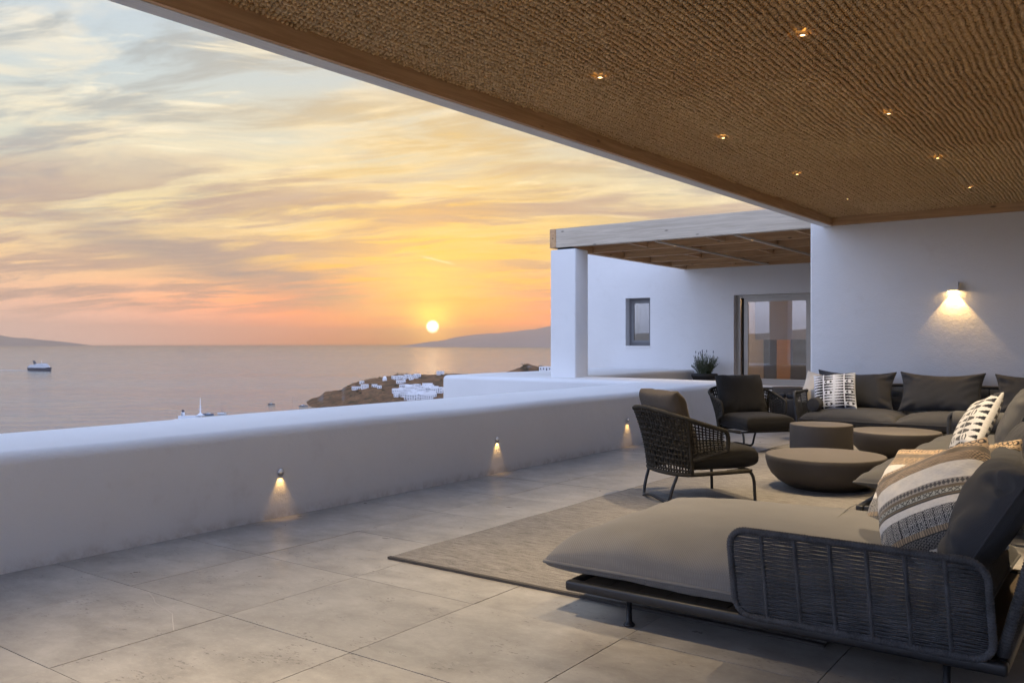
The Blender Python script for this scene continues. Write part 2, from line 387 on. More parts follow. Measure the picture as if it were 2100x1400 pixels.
def rug_mat():
    m, n, b = material('ribbed_rug'); p = posn(n); x, y, z = sep(n, p)
    c = mix(n, noise(n, combine(n, x * 6., y * 60., 0.), 1., 5, .72).step(.28, .72), (.118, .110, .101), (.265, .251, .232))
    c = mix(n, noise(n, combine(n, x * 160., y * 160., 0.), 1., 3).step(.45, .7) * .4, c, (.33, .315, .29))
    setp(n, b, col=c, rough=.95, spec=.1, normal=bump(n, noise(n, combine(n, x * 220., y * 60., 0.), 1., 3), .7, .004)); return m
M['rug'] = rug_mat()

# ================================================================== THE SETTING
SEA = -90.0
# sea
r = 33000
tag(MB().add([(-r, -r, SEA), (r, -r, SEA), (r, r, SEA), (-r, r, SEA)], [(0, 1, 2, 3)]).build('sea', M['sea']), kind='structure')
# hillside that falls from the terrace to the sea (hidden behind the parapet from here) and rises behind the house
gx = np.concatenate([np.linspace(-900, -20, 45), np.linspace(-12, 900, 46)]); gy = np.linspace(-900, 760, 90)
G = np.zeros((len(gx), len(gy), 3)); G[..., 0] = gx[:, None]; G[..., 1] = gy[None, :]
dd = -SN * G[..., 0] + CN * G[..., 1]; rr = CN * G[..., 0] + SN * G[..., 1]
fall = np.minimum(-3.4, -3.4 - .155 * np.maximum(dd - 8, 0) - .16 * np.maximum(-G[..., 0] - 11, 0) * (dd > -250))
up = np.maximum(0, -dd - 60) * .035
G[..., 2] = np.where(dd > -20, fall, -3.6 + up) + vnoise(G[..., :2], .02, 3) * np.clip((np.hypot(G[..., 0], G[..., 1]) - 40) / 60, 0, 1) * 4 - .4
G[..., 2] = np.maximum(G[..., 2], SEA - 6)
tag(MB().grid(G).build('hillside', simple('pale_bounce_slope', (.40, .34, .26), .95, 0, .3, .05, .1), smooth=True), kind='structure')  # unseen slope, coloured pale to bounce light up to the ceiling
# far mountains across the water: ridge profiles with real depth
def mountain(name, prof, dist, depth):
    prof = np.array(prof, float); xs = np.linspace(prof[0, 0], prof[-1, 0], 70); ys = np.interp(xs, prof[:, 0], prof[:, 1])
    n = 24; G = np.zeros((len(xs), n, 3))
    for j in range(n):
        t = j / (n - 1); d = dist + depth * (t - .35)
        shape = math.sin(math.pi * min(1, t)) ** .8
        for i, (px, py) in enumerate(zip(xs, ys)):
            q = at(px, d)
            h = max(0, (CY + 2.5 - py) / F * dist * 1.02)
            G[i, j] = (q.x, q.y, SEA - 20 + (h + 20) * shape * (1 if j else 0))
    nz = vnoise(G[..., :2], .0035, 5, 4)
    G[..., 2] += nz * 26 * np.clip((G[..., 2] - SEA) / 200, 0, 1)
    return tag(MB().grid(G).build(name, M['haze_land'], smooth=True), kind='structure')
mountain('mountain', [(815, 706), (850, 700), (885, 695), (905, 694), (930, 689), (980, 681), (1020, 679), (1055, 674), (1080, 670), (1100, 669), (1130, 661), (1180, 650), (1240, 655), (1300, 690)], 21000, 5000)
mountain('mountain', [(-220, 694), (-150, 679), (-60, 675), (0, 685), (30, 689), (60, 690), (100, 695), (140, 699), (190, 705)], 28500, 4000)
# headland with the village
def headland(name, prof, d_front, d_ridge, d_back, seed, front):
    prof = np.array(prof, float); xs = np.linspace(prof[0, 0], prof[-1, 0], 150); ys = np.interp(xs, prof[:, 0], prof[:, 1])
    fr = np.interp(xs, *np.array(front).T)
    n = 70; G = np.zeros((len(xs), n, 3))
    for i, (px, py) in enumerate(zip(xs, ys)):
        dr = d_ridge + (px - xs[0]) * .25; h = EYE - (py - CY) / F * dr - SEA; d0 = fr[i]
        for j in range(n):
            t = j / (n - 1)
            if t < .62:
                s = t / .62; d = d0 + (dr - d0) * s
                k = min(1, s / .10) ** .8 * .34 + .66 * (max(0, (s - .06)) / .94) ** .85 if s > 0 else 0
            else:
                s = (t - .62) / .38; d = dr + min(d_back - dr, 18 + (px - xs[0]) * .8) * s; k = math.cos(s * math.pi / 2) ** .7 if s < 1 else -.5
            q = at(px, d); G[i, j] = (q.x, q.y, SEA - 3 + (h + 3) * k)
    e = np.clip((xs - xs[0]) / 30, 0, 1)[:, None]
    hh = (G[..., 2] - SEA)
    G[..., 2] += (vnoise(G[..., :2], .05, seed, 3) * 1.8 + vnoise(G[..., :2], .22, seed + 1, 3) * 1.5) * np.clip(hh / 10, 0, 1)
    o = MB().grid(G).build(name, M['land'], smooth=False); tag(o, kind='structure')
    return G
HL = headland('headland', [(618, 829), (628, 824), (640, 817), (650, 816), (656, 812), (664, 805), (672, 803), (700, 801), (708, 794), (722, 787), (740, 783), (760, 777), (790, 773), (812, 769), (845, 768), (880, 770), (925, 767), (970, 768), (1030, 772)],
              1190, 1330, 1750, 4, [(618, 1235), (640, 1215), (680, 1160), (760, 1120), (1030, 1050)])
HL2 = headland('headland', [(1040, 761), (1050, 757), (1062, 754), (1082, 748), (1095, 749), (1115, 750), (1140, 748), (1180, 744), (1230, 742)], 620, 760, 900, 8, [(1040, 690), (1230, 560)])
def ground_z(G, x, y):
    k = np.argmin((G[..., 0] - x) ** 2 + (G[..., 1] - y) ** 2); return G.reshape(-1, 3)[k][2]

# terrace floor: grout bed with square limestone tiles
bed = tag(box('terrace_floor', (-8.2, 2.6, -7.3, 18.2, -.4, -.012), M['grout']), kind='structure')
tw, tl, gap = .81, .80, .0038
tme = MB().box(0, tw - gap, 0, tl - gap, -.02, 0).mesh('tile'); tme.materials.append(M['tile'])
for i in range(-1, 8):
    for j in range(-11, 14):
        o = obj('tile', tme, None, bed); o.location = (-4.2 + i * tw, 1.63 + j * tl, random.uniform(-.0009, .0009))
tme2 = MB().box(0, 1.615, 0, .795, -.02, 0).mesh('tile'); tme2.materials.append(M['tile'])
for i in range(3):
    for j in range(7):
        x = -8.1 + i * 1.62
        if j < 2: continue
        o = obj('tile', tme2, None, bed); o.location = (x, 12.65 + (j - .0) * .8, 0)
vein = [at(303, 1767 * EYE / (1214 - CY)), at(314, 1767 * EYE / (1225 - CY)), at(318, 1767 * EYE / (1236 - CY)), at(338, 1767 * EYE / (1248 - CY)), at(353, 1767 * EYE / (1258 - CY)), at(354, 1767 * EYE / (1275 - CY)), at(356, 1767 * EYE / (1293 - CY))]
mb = MB(); L = []
for p in vein: w = random.uniform(.001, .003); L += [(p.x - w, p.y, .0018), (p.x + w, p.y + .002, .0018)]
mb.add(L, [(2 * k, 2 * k + 1, 2 * k + 3, 2 * k + 2) for k in range(len(vein) - 1)])
mb.build('pale_vein', simple('calcite', (.46, .44, .42), .6), bed)

# parapet: one thick rounded plaster wall with a return
def prism_rounded(name, poly, z0, z1, rad, mat, parent=None, topnoise=.006, crad=.22):
    """polygon (ccw) -> wall with rounded top edge and corners: offset rings"""
    P = np.array(poly, float)
    # densify edges + round the corners (chaikin)
    Q = []
    n = len(P)
    for i in range(n):
        a, b, c = P[i - 1], P[i], P[(i + 1) % n]; r_ = min(crad, np.linalg.norm(b - a) * .4, np.linalg.norm(c - b) * .4)
        p0 = b + (a - b) / np.linalg.norm(a - b) * r_; p1 = b + (c - b) / np.linalg.norm(c - b) * r_
        for t in np.linspace(0, 1, 7): Q.append((1 - t) ** 2 * p0 + 2 * t * (1 - t) * b + t * t * p1)
    D = []
    for i in range(len(Q)):
        a, b = Q[i], Q[(i + 1) % len(Q)]; k = max(1, int(np.linalg.norm(b - a) / .35))
        for t in range(k): D.append(a + (b - a) * t / k)
    D = np.array(D); tg = np.roll(D, -1, 0) - np.roll(D, 1, 0); tg /= np.linalg.norm(tg, axis=1)[:, None]
    inn = np.stack([-tg[:, 1], tg[:, 0]], 1)
    rings = []
    wav = vnoise(D, 1.3, 5, 3) * (.011 if crad > .1 else .003)
    zs = [(0, z0), (0, z0 + (z1 - z0) * .5), (0, -.01), (0, z1 * .5), (0, z1 - rad)] if z0 < 0 else [(0, z0), (0, (z0 + z1) / 2), (0, z1 - rad)]
    for off, z in zs + [(rad * (1 - math.cos(a)), z1 - rad + rad * math.sin(a)) for a in np.linspace(.2, math.pi / 2, 6)]:
        rings.append(np.concatenate([D + inn * (off + wav[:, None]), np.full((len(D), 1), z)], 1))
    k = len(D); V = np.concatenate(rings)
    V[:, 2] += np.where(V[:, 2] > z1 - .05, vnoise(V[:, :2], 2.0, 9, 3) * topnoise, 0)
    i = np.arange(len(rings) - 1)[:, None] * k; j = np.arange(k)[None, :]; j2 = (j + 1) % k
    QQ = np.stack([i + j, i + j2, i + k + j2, i + k + j], -1).reshape(-1, 4)
    import mathutils.geometry as mg
    top = (len(rings) - 1) * k
    tris = mg.tessellate_polygon([[Vector((*V[top + m, :2], 0)) for m in range(k)]])
    T = np.array([(top + a, top + b, top + c) for a, b, c in tris])
    nz = np.cross(V[T[:, 1]] - V[T[:, 0]], V[T[:, 2]] - V[T[:, 0]])[:, 2]
    T[nz < 0] = T[nz < 0][:, ::-1]
    me = np_mesh(name, V, QQ, T, True)
    return obj(name, me, mat, parent)
PX = -4.98
par = prism_rounded('parapet_wall', [(PX, -7.3), (PX, 13.0), (-8.1, 13.15), (-8.1, 18.19), (-10.45, 18.19), (-10.45, 12.05), (-6.15, 12.05), (-6.15, -7.3)], -4.0, .655, .075, M['plaster'])
tag(par, 'thick rounded white plaster parapet wall bordering the terrace on the sea side', 'wall')

# villa: lamp wall block, door wall, unseen side wall
villa = thing('villa', 'white plaster villa with window, sliding door and lamp wall', 'building', (0, 0, 0))
box('wall', (-3.72, 4.6, 12.15, 18.19, -.35, 3.6), M['plaster'], villa, bevel=.035, seg=4)
box('wall', (2.3, 2.6, -7.2, 12.149, -.35, 3.12), M['plaster'], villa)
def wall_holes(x0, x1, z0, z1, y0, y1, holes):
    xs = sorted({x0, x1, *[h[0] for h in holes], *[h[1] for h in holes]}); zs = sorted({z0, z1, *[h[2] for h in holes], *[h[3] for h in holes]})
    mb = MB()
    inh = lambda x, z: any(h[0] < x < h[1] and h[2] < z < h[3] for h in holes)
    for a, b in zip(xs, xs[1:]):
        for c, d in zip(zs, zs[1:]):
            if inh((a + b) / 2, (c + d) / 2): continue
            mb.add([(a, y0, c), (b, y0, c), (b, y0, d), (a, y0, d)], [(0, 1, 2, 3)])
            mb.add([(a, y1, c), (b, y1, c), (b, y1, d), (a, y1, d)], [(3, 2, 1, 0)])
    for a, b, c, d in list(holes) + [(x0, x1, z0, z1)]:
        for P in ([(a, y0, c), (a, y1, c), (a, y1, d), (a, y0, d)], [(b, y0, c), (b, y0, d), (b, y1, d), (b, y1, c)],
                  [(a, y0, c), (b, y0, c), (b, y1, c), (a, y1, c)], [(a, y0, d), (a, y1, d), (b, y1, d), (b, y0, d)]):
            mb.add(P, [(0, 1, 2, 3)])
    return mb
DY = 18.2
WIN = (-9.92, -9.27, 1.14, 2.31); DOOR = (-7.23, -3.75, .34, 2.30)
wall_holes(-11.55, -3.725, -4, 3.6, DY, DY + .35, [WIN, DOOR]).build('wall', M['plaster'], villa)
# small window
w = MB()
a, b, c, d = WIN; y = DY + .20
for bb in ((a, a + .07, c + .05, d), (b - .07, b, c + .05, d), (a + .07, b - .07, d - .07, d), (a + .07, b - .07, c + .05, c + .12)): w.box(bb[0], bb[1], y, y + .06, bb[2], bb[3])
fr = w.build('window', simple('dark_grey_frame', (.16, .16, .17), .5), villa)
w = MB().box(a - .0, b + .0, DY - .02, DY + .2, c, c + .04).build('sill', M['lampw'], fr)
w = MB()
for bb in ((a + .07, a + .12, c + .12, d - .07), (b - .12, b - .07, c + .12, d - .07), (a + .12, b - .12, d - .12, d - .07), (a + .12, b - .12, c + .12, c + .17)): w.box(bb[0], bb[1], y - .015, y + .03, bb[2], bb[3])
w.build('sash', simple('grey_sash', (.20, .20, .21), .5), fr)
MB().box(a + .12, b - .12, y + .004, y + .012, c + .17, d - .12).build('pane', M['glass'], fr)
MB().box(a + .22, b - .1, y + .10, y + .105, c + .36, d - .05).build('blind', M['blind'], fr)
box('window_room', (a - .8, b + .8, y + .9, y + .95, .4, 2.9), M['inwall'], villa)
# sliding door
a, b, c, d = DOOR; y = DY + .16
dr = MB()
for bb in ((a, a + .10, c, d), (a + .10, b, d - .06, d), (a + .10, b, c, c + .05)): dr.box(bb[0], bb[1], y - .02, y + .16, bb[2], bb[3])
dr = dr.build('sliding_door', M['alu'], villa)
box('track_gap', (a + .10, a + .16, y + .10, y + .15, c + .05, d - .06), M['slot'], dr)
def leaf(x0, x1, yy, st=.09):
    m_ = MB()
    for bb in ((x0, x0 + st, c + .05, d - .06), (x1 - st, x1, c + .05, d - .06), (x0 + st, x1 - st, d - .06 - st, d - .06), (x0 + st, x1 - st, c + .05, c + .05 + st * .9)): m_.box(bb[0], bb[1], yy, yy + .05, bb[2], bb[3])
    m_.build('door_frame', M['alu'], dr)
    MB().box(x0 + st, x1 - st, yy + .02, yy + .028, c + .05 + st * .9, d - .06 - st).build('pane', M['glass'], dr)
leaf(a + .16, -5.62, y + .03); leaf(-5.70, b, y + .09)
box('blind', (a + .34, -5.74, y + .22, y + .224, c + .98, d - .05), M['blind'], dr)
box('blind', (-5.45, b - .1, y + .22, y + .224, c + 1.7, d - .05), M['blind'], dr)
box('step', (a - .12, b, DY - .10, DY - .001, -.01, c - .005), M['plaster'], villa, bevel=.02, seg=3)
# lit room behind the door
room = MB(); x0, x1, y0, y1, z0, z1 = a - .6, b + .2, DY + .36, DY + 3.6, c - .02, 2.75
room.add([(x0, y0, z0), (x1, y0, z0), (x1, y1, z0), (x0, y1, z0)], [(0, 1, 2, 3)])
room.add([(x0, y0, z1), (x1, y0, z1), (x1, y1, z1), (x0, y1, z1)], [(3, 2, 1, 0)])
room.add([(x0, y0, z0), (x0, y1, z0), (x0, y1, z1), (x0, y0, z1)], [(0, 1, 2, 3)])
room.add([(x1, y0, z0), (x1, y1, z0), (x1, y1, z1), (x1, y0, z1)], [(3, 2, 1, 0)])
room.add([(x0, y1, z0), (x1, y1, z0), (x1, y1, z1), (x0, y1, z1)], [(0, 1, 2, 3)])
room.build('inner_room', M['inwall'], villa)
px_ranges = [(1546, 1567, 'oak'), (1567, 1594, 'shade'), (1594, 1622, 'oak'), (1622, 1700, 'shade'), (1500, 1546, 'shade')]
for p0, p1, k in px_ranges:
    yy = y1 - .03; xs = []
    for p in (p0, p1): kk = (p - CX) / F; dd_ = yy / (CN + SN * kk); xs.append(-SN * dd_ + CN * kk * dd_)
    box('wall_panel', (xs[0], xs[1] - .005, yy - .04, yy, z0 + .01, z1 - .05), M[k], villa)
def point(name, loc, e, col, r_=.05, parent=None):
    l = bpy.data.lights.new(name, 'POINT'); l.energy = e; l.color = col; l.shadow_soft_size = r_
    o = bpy.data.objects.new(name, l); C.objects.link(o); o.location = loc; o.parent = parent; return o
tl_ = thing('table_lamp', 'small glowing lamp inside the lit room behind the sliding door', 'lamp', (-5.95, 20.6, .33))
MB().lathe([(0, 0), (.09, 0), (.09, .015), (.015, .03), (.012, .42), (0, .42)], 16).build('lamp_base', M['metal'], tl_, True)
MB().lathe([(0.0, .42), (.022, .43), (.022, .55), (0, .56)], 12).build('bulb', M['warm'], tl_, True)
point('room_light', (0, -.55, 1.9), 40, (1, .62, .28), .15, tl_)

# ------------------------------------------------------------------ canopy roof
def ex(y_): return -3.865 + (y_ - 2.18) * .036           # sea-side edge, slightly skewed to the wall
roof = thing('canopy_roof', 'flat roof canopy over the terrace lined with woven seagrass matting', 'roof')
def skew(name, o0, o1, z0, z1, mat, y0=-2.2, y1=12.149):
    V = [(ex(yy) + oo, yy, zz) for zz in (z0, z1) for oo, yy in ((o0, y0), (o1, y0), (o1, y1), (o0, y1))]
    return MB().add(V, [(0, 3, 2, 1), (4, 5, 6, 7), (0, 1, 5, 4), (1, 2, 6, 5), (2, 3, 7, 6), (3, 0, 4, 7)]).build(name, mat, roof)
skew('fascia_board', -.035, .082, 2.85, 3.17, M['fascia'])  # outer part of the edge beam, its pale tone is painted skylight
skew('edge_beam', .083, .115, 2.853, 3.05, M['piney'])
V = [(ex(-2.2) + .116, -2.2), (2.29, -2.2), (2.29, 12.148), (ex(12.148) + .116, 12.148)]
MB().add([(*p, z) for z in (2.982, 3.15) for p in V], [(0, 3, 2, 1), (4, 5, 6, 7), (0, 1, 5, 4), (1, 2, 6, 5), (2, 3, 7, 6), (3, 0, 4, 7)]).build('roof_slab', M['mat'], roof)
box('wall_beam', (ex(12.1) + .117, 2.28, 12.06, 12.147, 2.853, 3.0), M['pine'], roof)

# knotted matting: every knot is a small spindle, laid in zig-zag rows
pr, pk = .0400, .0330
ys = np.arange(1.2, 12.05, pk); xs = np.arange(-3.9, .5, pr)
KX, KY = np.meshgrid(xs, ys, indexing='ij'); row = np.arange(len(xs))[:, None] + 0 * KY
panel = np.floor((KX + 4) / 1.25) + np.floor((KY + .6 * np.sin(KX * 1.7)) / 2.6) * 3
KY = KY + (row % 2) * pk * .5 + .004 * np.sin(KX * 5.1) + .012 * np.sin(panel * 12.3)
KX = KX + .006 * np.sin(KY * 3.1 + panel * 2.1) + .004 * np.sin(KY * 9)
KZ = 2.968 + .008 * np.sin(KX * 5.0 + .8 * np.sin(KY * 1.2)) * np.cos(KY * 2.4) + .004 * np.sin(panel * 7.7)
keep = KX > ex(KY) + .125
for lx in (-2.80, -1.51, -.22):
    for ly in (.76, 2.78, 4.80, 6.82, 8.73, 10.58): keep &= np.hypot(KX - lx, KY - ly) > .046
P = np.stack([KX, KY, KZ], -1)[keep]; par_ = (row % 2)[keep]; n = len(P)
P += RNG.normal(0, .0018, P.shape)
yaw = np.where(par_ == 0, R(38), R(142)) + RNG.normal(0, .28, n); pit = RNG.normal(.0, .22, n)
ln = .0235 * RNG.uniform(.8, 1.2, n); wd = .0118 * RNG.uniform(.8, 1.25, n)
ax = np.stack([np.cos(yaw) * np.cos(pit), np.sin(yaw) * np.cos(pit), np.sin(pit)], 1)
sd = np.stack([-np.sin(yaw), np.cos(yaw), 0 * yaw], 1); upv = np.cross(ax, sd)
ring = []
for a_ in (0, 1.257, 2.513, 3.77, 5.027): ring.append(P + wd[:, None] * (math.cos(a_) * sd + math.sin(a_) * upv * 1.25))
Vv = np.stack([P - ax * ln[:, None]] + ring + [P + ax * ln[:, None]], 1)             # n,7,3
base = np.arange(n)[:, None, None] * 7
tri = np.array([(0, 1 + (k + 1) % 5, 1 + k) for k in range(5)] + [(6, 1 + k, 1 + (k + 1) % 5) for k in range(5)])
tag(obj('woven_matting', np_mesh('woven_matting', Vv.reshape(-1, 3), None, (base + tri[None]).reshape(-1, 3), True), M['mat'], roof), kind='stuff')

# ------------------------------------------------------------------ pillar and pergola
tag(prism_rounded('pillar', [(-8.40, 12.66), (-7.88, 12.66), (-7.88, 13.10), (-8.40, 13.10)], .60, 2.88, .02, M['plaster'], crad=.035), 'square white plaster pillar standing on the parapet under the pergola corner', 'pillar')
pg = thing('pergola', 'whitewashed timber pergola above the door terrace beyond the parapet', 'pergola')
box('front_beam', (-8.29, -3.73, 12.68, 12.80, 2.92, 3.25), M['beam'], pg, bevel=.004)
box('side_beam', (-8.42, -8.295, 12.675, 18.19, 2.92, 3.25), M['piney'], pg, bevel=.004)
box('spacer', (-8.28, -8.02, 12.72, 13.0, 2.885, 2.919), M['slot'], pg)
box('back_beam', (-8.29, -3.73, 18.06, 18.19, 2.92, 3.12), M['pine'], pg)
for yy in (13.95, 15.15, 16.30, 17.30): box('joist', (-8.29, -3.73, yy, yy + .075, 2.935, 3.13), M['pine'], pg, bevel=.003)
for k, (p0, p1) in enumerate(((12.81, 13.94), (14.03, 15.14), (15.23, 16.29), (16.38, 17.29), (17.38, 18.05))):
    for q in range(3):
        x = -7.2 + q * 1.45 + (k % 2) * .5; box('blocking', (x, x + .06, p0, p1, 2.97, 3.12), M['piney'], pg)
for x in (-6.42, -5.06): box('light_strip', (x - .025, x + .025, 12.81, 18.05, 2.905, 2.934), M['beamy'], pg)
box('roof_board', (-8.29, -3.73, 12.81, 18.05, 3.224, 3.245), M['pine'], pg)
for j in range(9): box('deck_board', (-8.29 + j * .506, -8.29 + j * .506 + .5, 12.81, 18.05, 3.205, 3.222), M['piney'], pg)

# ------------------------------------------------------------------ lamps
def spot(name, loc, e, size, blend, col=(1, .66, .30), r_=.02, parent=None, rot=(0, 0, 0)):
    l = bpy.data.lights.new(name, 'SPOT'); l.energy = e; l.spot_size = R(size); l.spot_blend = blend; l.color = col; l.shadow_soft_size = r_
    o = bpy.data.objects.new(name, l); C.objects.link(o); o.location = loc; o.rotation_euler = rot; o.parent = parent; return o
DL = 185
ORD = ['nearest', 'second', 'third', 'farthest']
ring_me = MB().lathe([(.034, 0), (.040, -.004), (.040, -.010), (.028, -.012), (.026, -.002), (.034, 0)], 20).mesh('trim_ring', True)
bulb_me = MB().lathe([(0, -.009), (.018, -.0085), (.026, -.004), (.026, .0)], 16).mesh('bulb', True)
def downlight(x, y_, z, label, e, group, s=.54, size=76):
    t = thing('downlight', label, 'ceiling light', (x, y_, z), 0, group); t.scale = (s,) * 3
    obj('trim_ring', ring_me, M['chrome'], t); obj('bulb', bulb_me, M['hotb'], t)
    spot('downlight_beam', (0, 0, -.03), e, size, .9, (1, .76, .47), .03, t)
for ri, (x, nm) in enumerate(((-2.80, 'sea-side row'), (-1.51, 'house-side row'))):
    for k, yy in enumerate((4.80, 6.82, 8.73, 10.58)):
        downlight(x, yy, 2.955, f'{ORD[k]} of four glowing downlights in the {nm} of the woven ceiling', DL, 'downlights in the woven ceiling')
for x, yy in ((-.22, 4.80), (-.22, 6.82), (-.22, 8.73), (-2.80, 2.78), (-2.80, .76), (-1.51, .76)):  # unseen lamps added along the grid to light the near floor and seating
    downlight(x, yy, 2.955, 'unseen downlight added to the woven ceiling to light the terrace', DL, 'added downlights beyond the frame')
for (x, yy), nm in zip(((-6.42, 13.52), (-5.06, 13.52), (-6.42, 16.45)), ('front left spot', 'front right spot', 'rear spot')):
    downlight(x, yy, 2.904, f'tiny glowing {nm} on the pergola light strips', 40, 'pergola spots', .5, 100)
for yy, nm in ((4.01, 'leftmost and nearest'), (6.58, 'middle'), (9.19, 'rightmost, beside the woven armchair,')):
    t = thing('parapet_light', f'{nm} of the three small eyelid lights glowing low on the parapet', 'wall light', (PX + .004, yy, .325), 0, 'eyelid lights on the parapet'); t.scale = (.62,) * 3
    G = []                                   # quarter-dome hood
    for a_ in np.linspace(0, math.pi, 15):
        G.append([(math.sin(a2) * .030, math.cos(a_) * .042 * math.cos(a2 * .98), math.sin(a_) * .042 * math.cos(a2 * .98)) for a2 in np.linspace(0, math.pi / 2, 8)])
    MB().grid(np.array(G)).build('hood', M['lampw'], t, True)
    MB().lathe([(.0, .0), (.044, .0), (.046, .004), (.046, .007), (.0, .008)], 24).build('back_plate', M['chrome'], t, True).rotation_euler = (0, R(90), 0)
    MB().box(.009, .022, -.018, .018, -.001, .006).build('bulb', M['warm'], t)
    spot('parapet_light_beam', (.026, 0, -.006), 1.5, 70, .85, (1, .56, .17), .006, t, (0, R(7), 0))
def wall_lamp(loc, rz, label, up=0.0):
    t = thing('wall_lamp', label, 'wall light', loc, rz); m_ = MB()
    for bb in ((-.065, .065, -.10, -.094, -.055, .055), (-.065, -.058, -.094, -.001, -.055, .055), (.058, .065, -.094, -.001, -.055, .055)) + (() if up else ((-.058, .058, -.094, -.001, .047, .055),)): m_.box(*bb)
    m_.build('lamp_body', M['lampw'], t)
    MB().box(-.03, .03, -.075, -.025, -.03, -.02).build('bulb', M['warm'], t)
    spot('wall_lamp_beam', (0, -.05, -.035), 24, 84, .3, (1, .60, .20), .012, t)
    point('wall_lamp_glow', (0, -.05, -.045), 1.0, (1, .62, .22), .01, t)
    if up:
        MB().box(-.03, .03, -.075, -.025, .02, .03).build('bulb', M['warm'], t)
        spot('wall_lamp_upbeam', (0, -.05, .036), up, 152, .4, (1, .70, .38), .03, t, (R(180), 0, 0))
wall_lamp((-1.915, 12.15, 1.965), 0, 'white box wall lamp throwing a warm cone down the white wall')

# ================================================================== FURNITURE HELPERS
def cushion(w, h, t, nu=44, nv=44, pinch=.07, ex_=.42, seed=0, wr=.006, up=.5, dn=.5, powr=2.4, colfn=None, sag=0.0, exb=None):
    s = np.linspace(-1, 1, nu); u1 = np.sign(s) * (1 - (1 - np.abs(s)) ** 1.35)
    s = np.linspace(-1, 1, nv); v1 = np.sign(s) * (1 - (1 - np.abs(s)) ** 1.35)
    U, Vv = np.meshgrid(u1, v1, indexing='ij')
    x = w / 2 * U * (1 - pinch * (1 - Vv ** 2) * np.abs(U)); y = h / 2 * Vv * (1 - pinch * (1 - U ** 2) * np.abs(Vv))
    y = y - sag * (1 - U ** 2) * (Vv > 0) * Vv
    pf = (np.maximum(0, 1 - np.abs(U) ** powr) * np.maximum(0, 1 - np.abs(Vv) ** powr)) ** ex_
    rs = np.random.RandomState(seed); P2 = np.stack([x, y], -1)
    wn = vnoise(P2, 9 / max(w, h) * 1.6, seed, 3); ca = np.arctan2(np.abs(Vv), np.abs(U))
    fold = np.sin(ca * 16 + rs.uniform(0, 6)) * np.clip((np.abs(U) * np.abs(Vv) - .25), 0, 1) * 1.6
    edge = np.clip(4 * pf * (1 - pf), 0, 1)
    wz = wr * (wn * (.35 + edge) + fold * edge * 1.3) * np.clip(pf * 3, 0, 1)
    top = np.stack([x, y, t * up * pf + wz], -1); pb = pf if exb is None else (np.maximum(0, 1 - np.abs(U) ** powr) * np.maximum(0, 1 - np.abs(Vv) ** powr)) ** exb
    bot = np.stack([x, y, -t * dn * pb + wz * .4], -1)
    mb = MB().grid(top).grid(bot[:, ::-1])
    uv = np.concatenate([np.stack([x, y], -1).reshape(-1, 2), np.stack([x, y], -1)[:, ::-1].reshape(-1, 2)])
    col = None
    if colfn is not None:
        c_ = colfn((U + 1) / 2, (Vv + 1) / 2).reshape(-1, 3); cb = colfn((U[:, ::-1] + 1) / 2, (Vv[:, ::-1] + 1) / 2).reshape(-1, 3)
        col = np.concatenate([c_, cb])
    me = mb.mesh('cushion', True, uv=uv, col=col)
    per = np.concatenate([top[:, 0], top[-1, 1:], top[::-1, -1][1:], top[0, ::-1][1:-1]])
    return me, per
def orient(center, normal, roll=0.0):
    nrm = Vector(normal).normalized(); upw = Vector((0, 0, 1)) - nrm * nrm.z
    if upw.length < 1e-3: upw = Vector((0, 1, 0))
    upw.normalize(); rt = upw.cross(nrm)
    m_ = Matrix((rt, upw, nrm)).transposed().to_4x4() @ Matrix.Rotation(roll, 4, 'Z'); m_.translation = Vector(center); return m_
def throw(name, label, w, h, t, center, normal, roll, mat, seed=0, colfn=None, pipe=None, group=None, cat='cushion', **k):
    me, per = cushion(w, h, t, seed=seed, colfn=colfn, **k)
    o = obj(name, me, mat); o.matrix_world = orient(center, normal, roll); tag(o, label, cat, group)
    if pipe: MB().tube(per, .0055, 6, True).build('piping', pipe, o, True)
    return o
def seat(name, parent, x0, x1, y0, y1, z, t, mat, up, dn, seed=0, pipe=None, seam=None, **k):
    me, per = cushion(x1 - x0, y1 - y0, t, 60, 60, up=up, dn=dn, seed=seed, **k)
    o = obj(name, me, mat, parent); o.location = ((x0 + x1) / 2, (y0 + y1) / 2, z)
    if pipe: MB().tube(per, .0085, 6, True).build('piping', pipe, o, True)
    return o
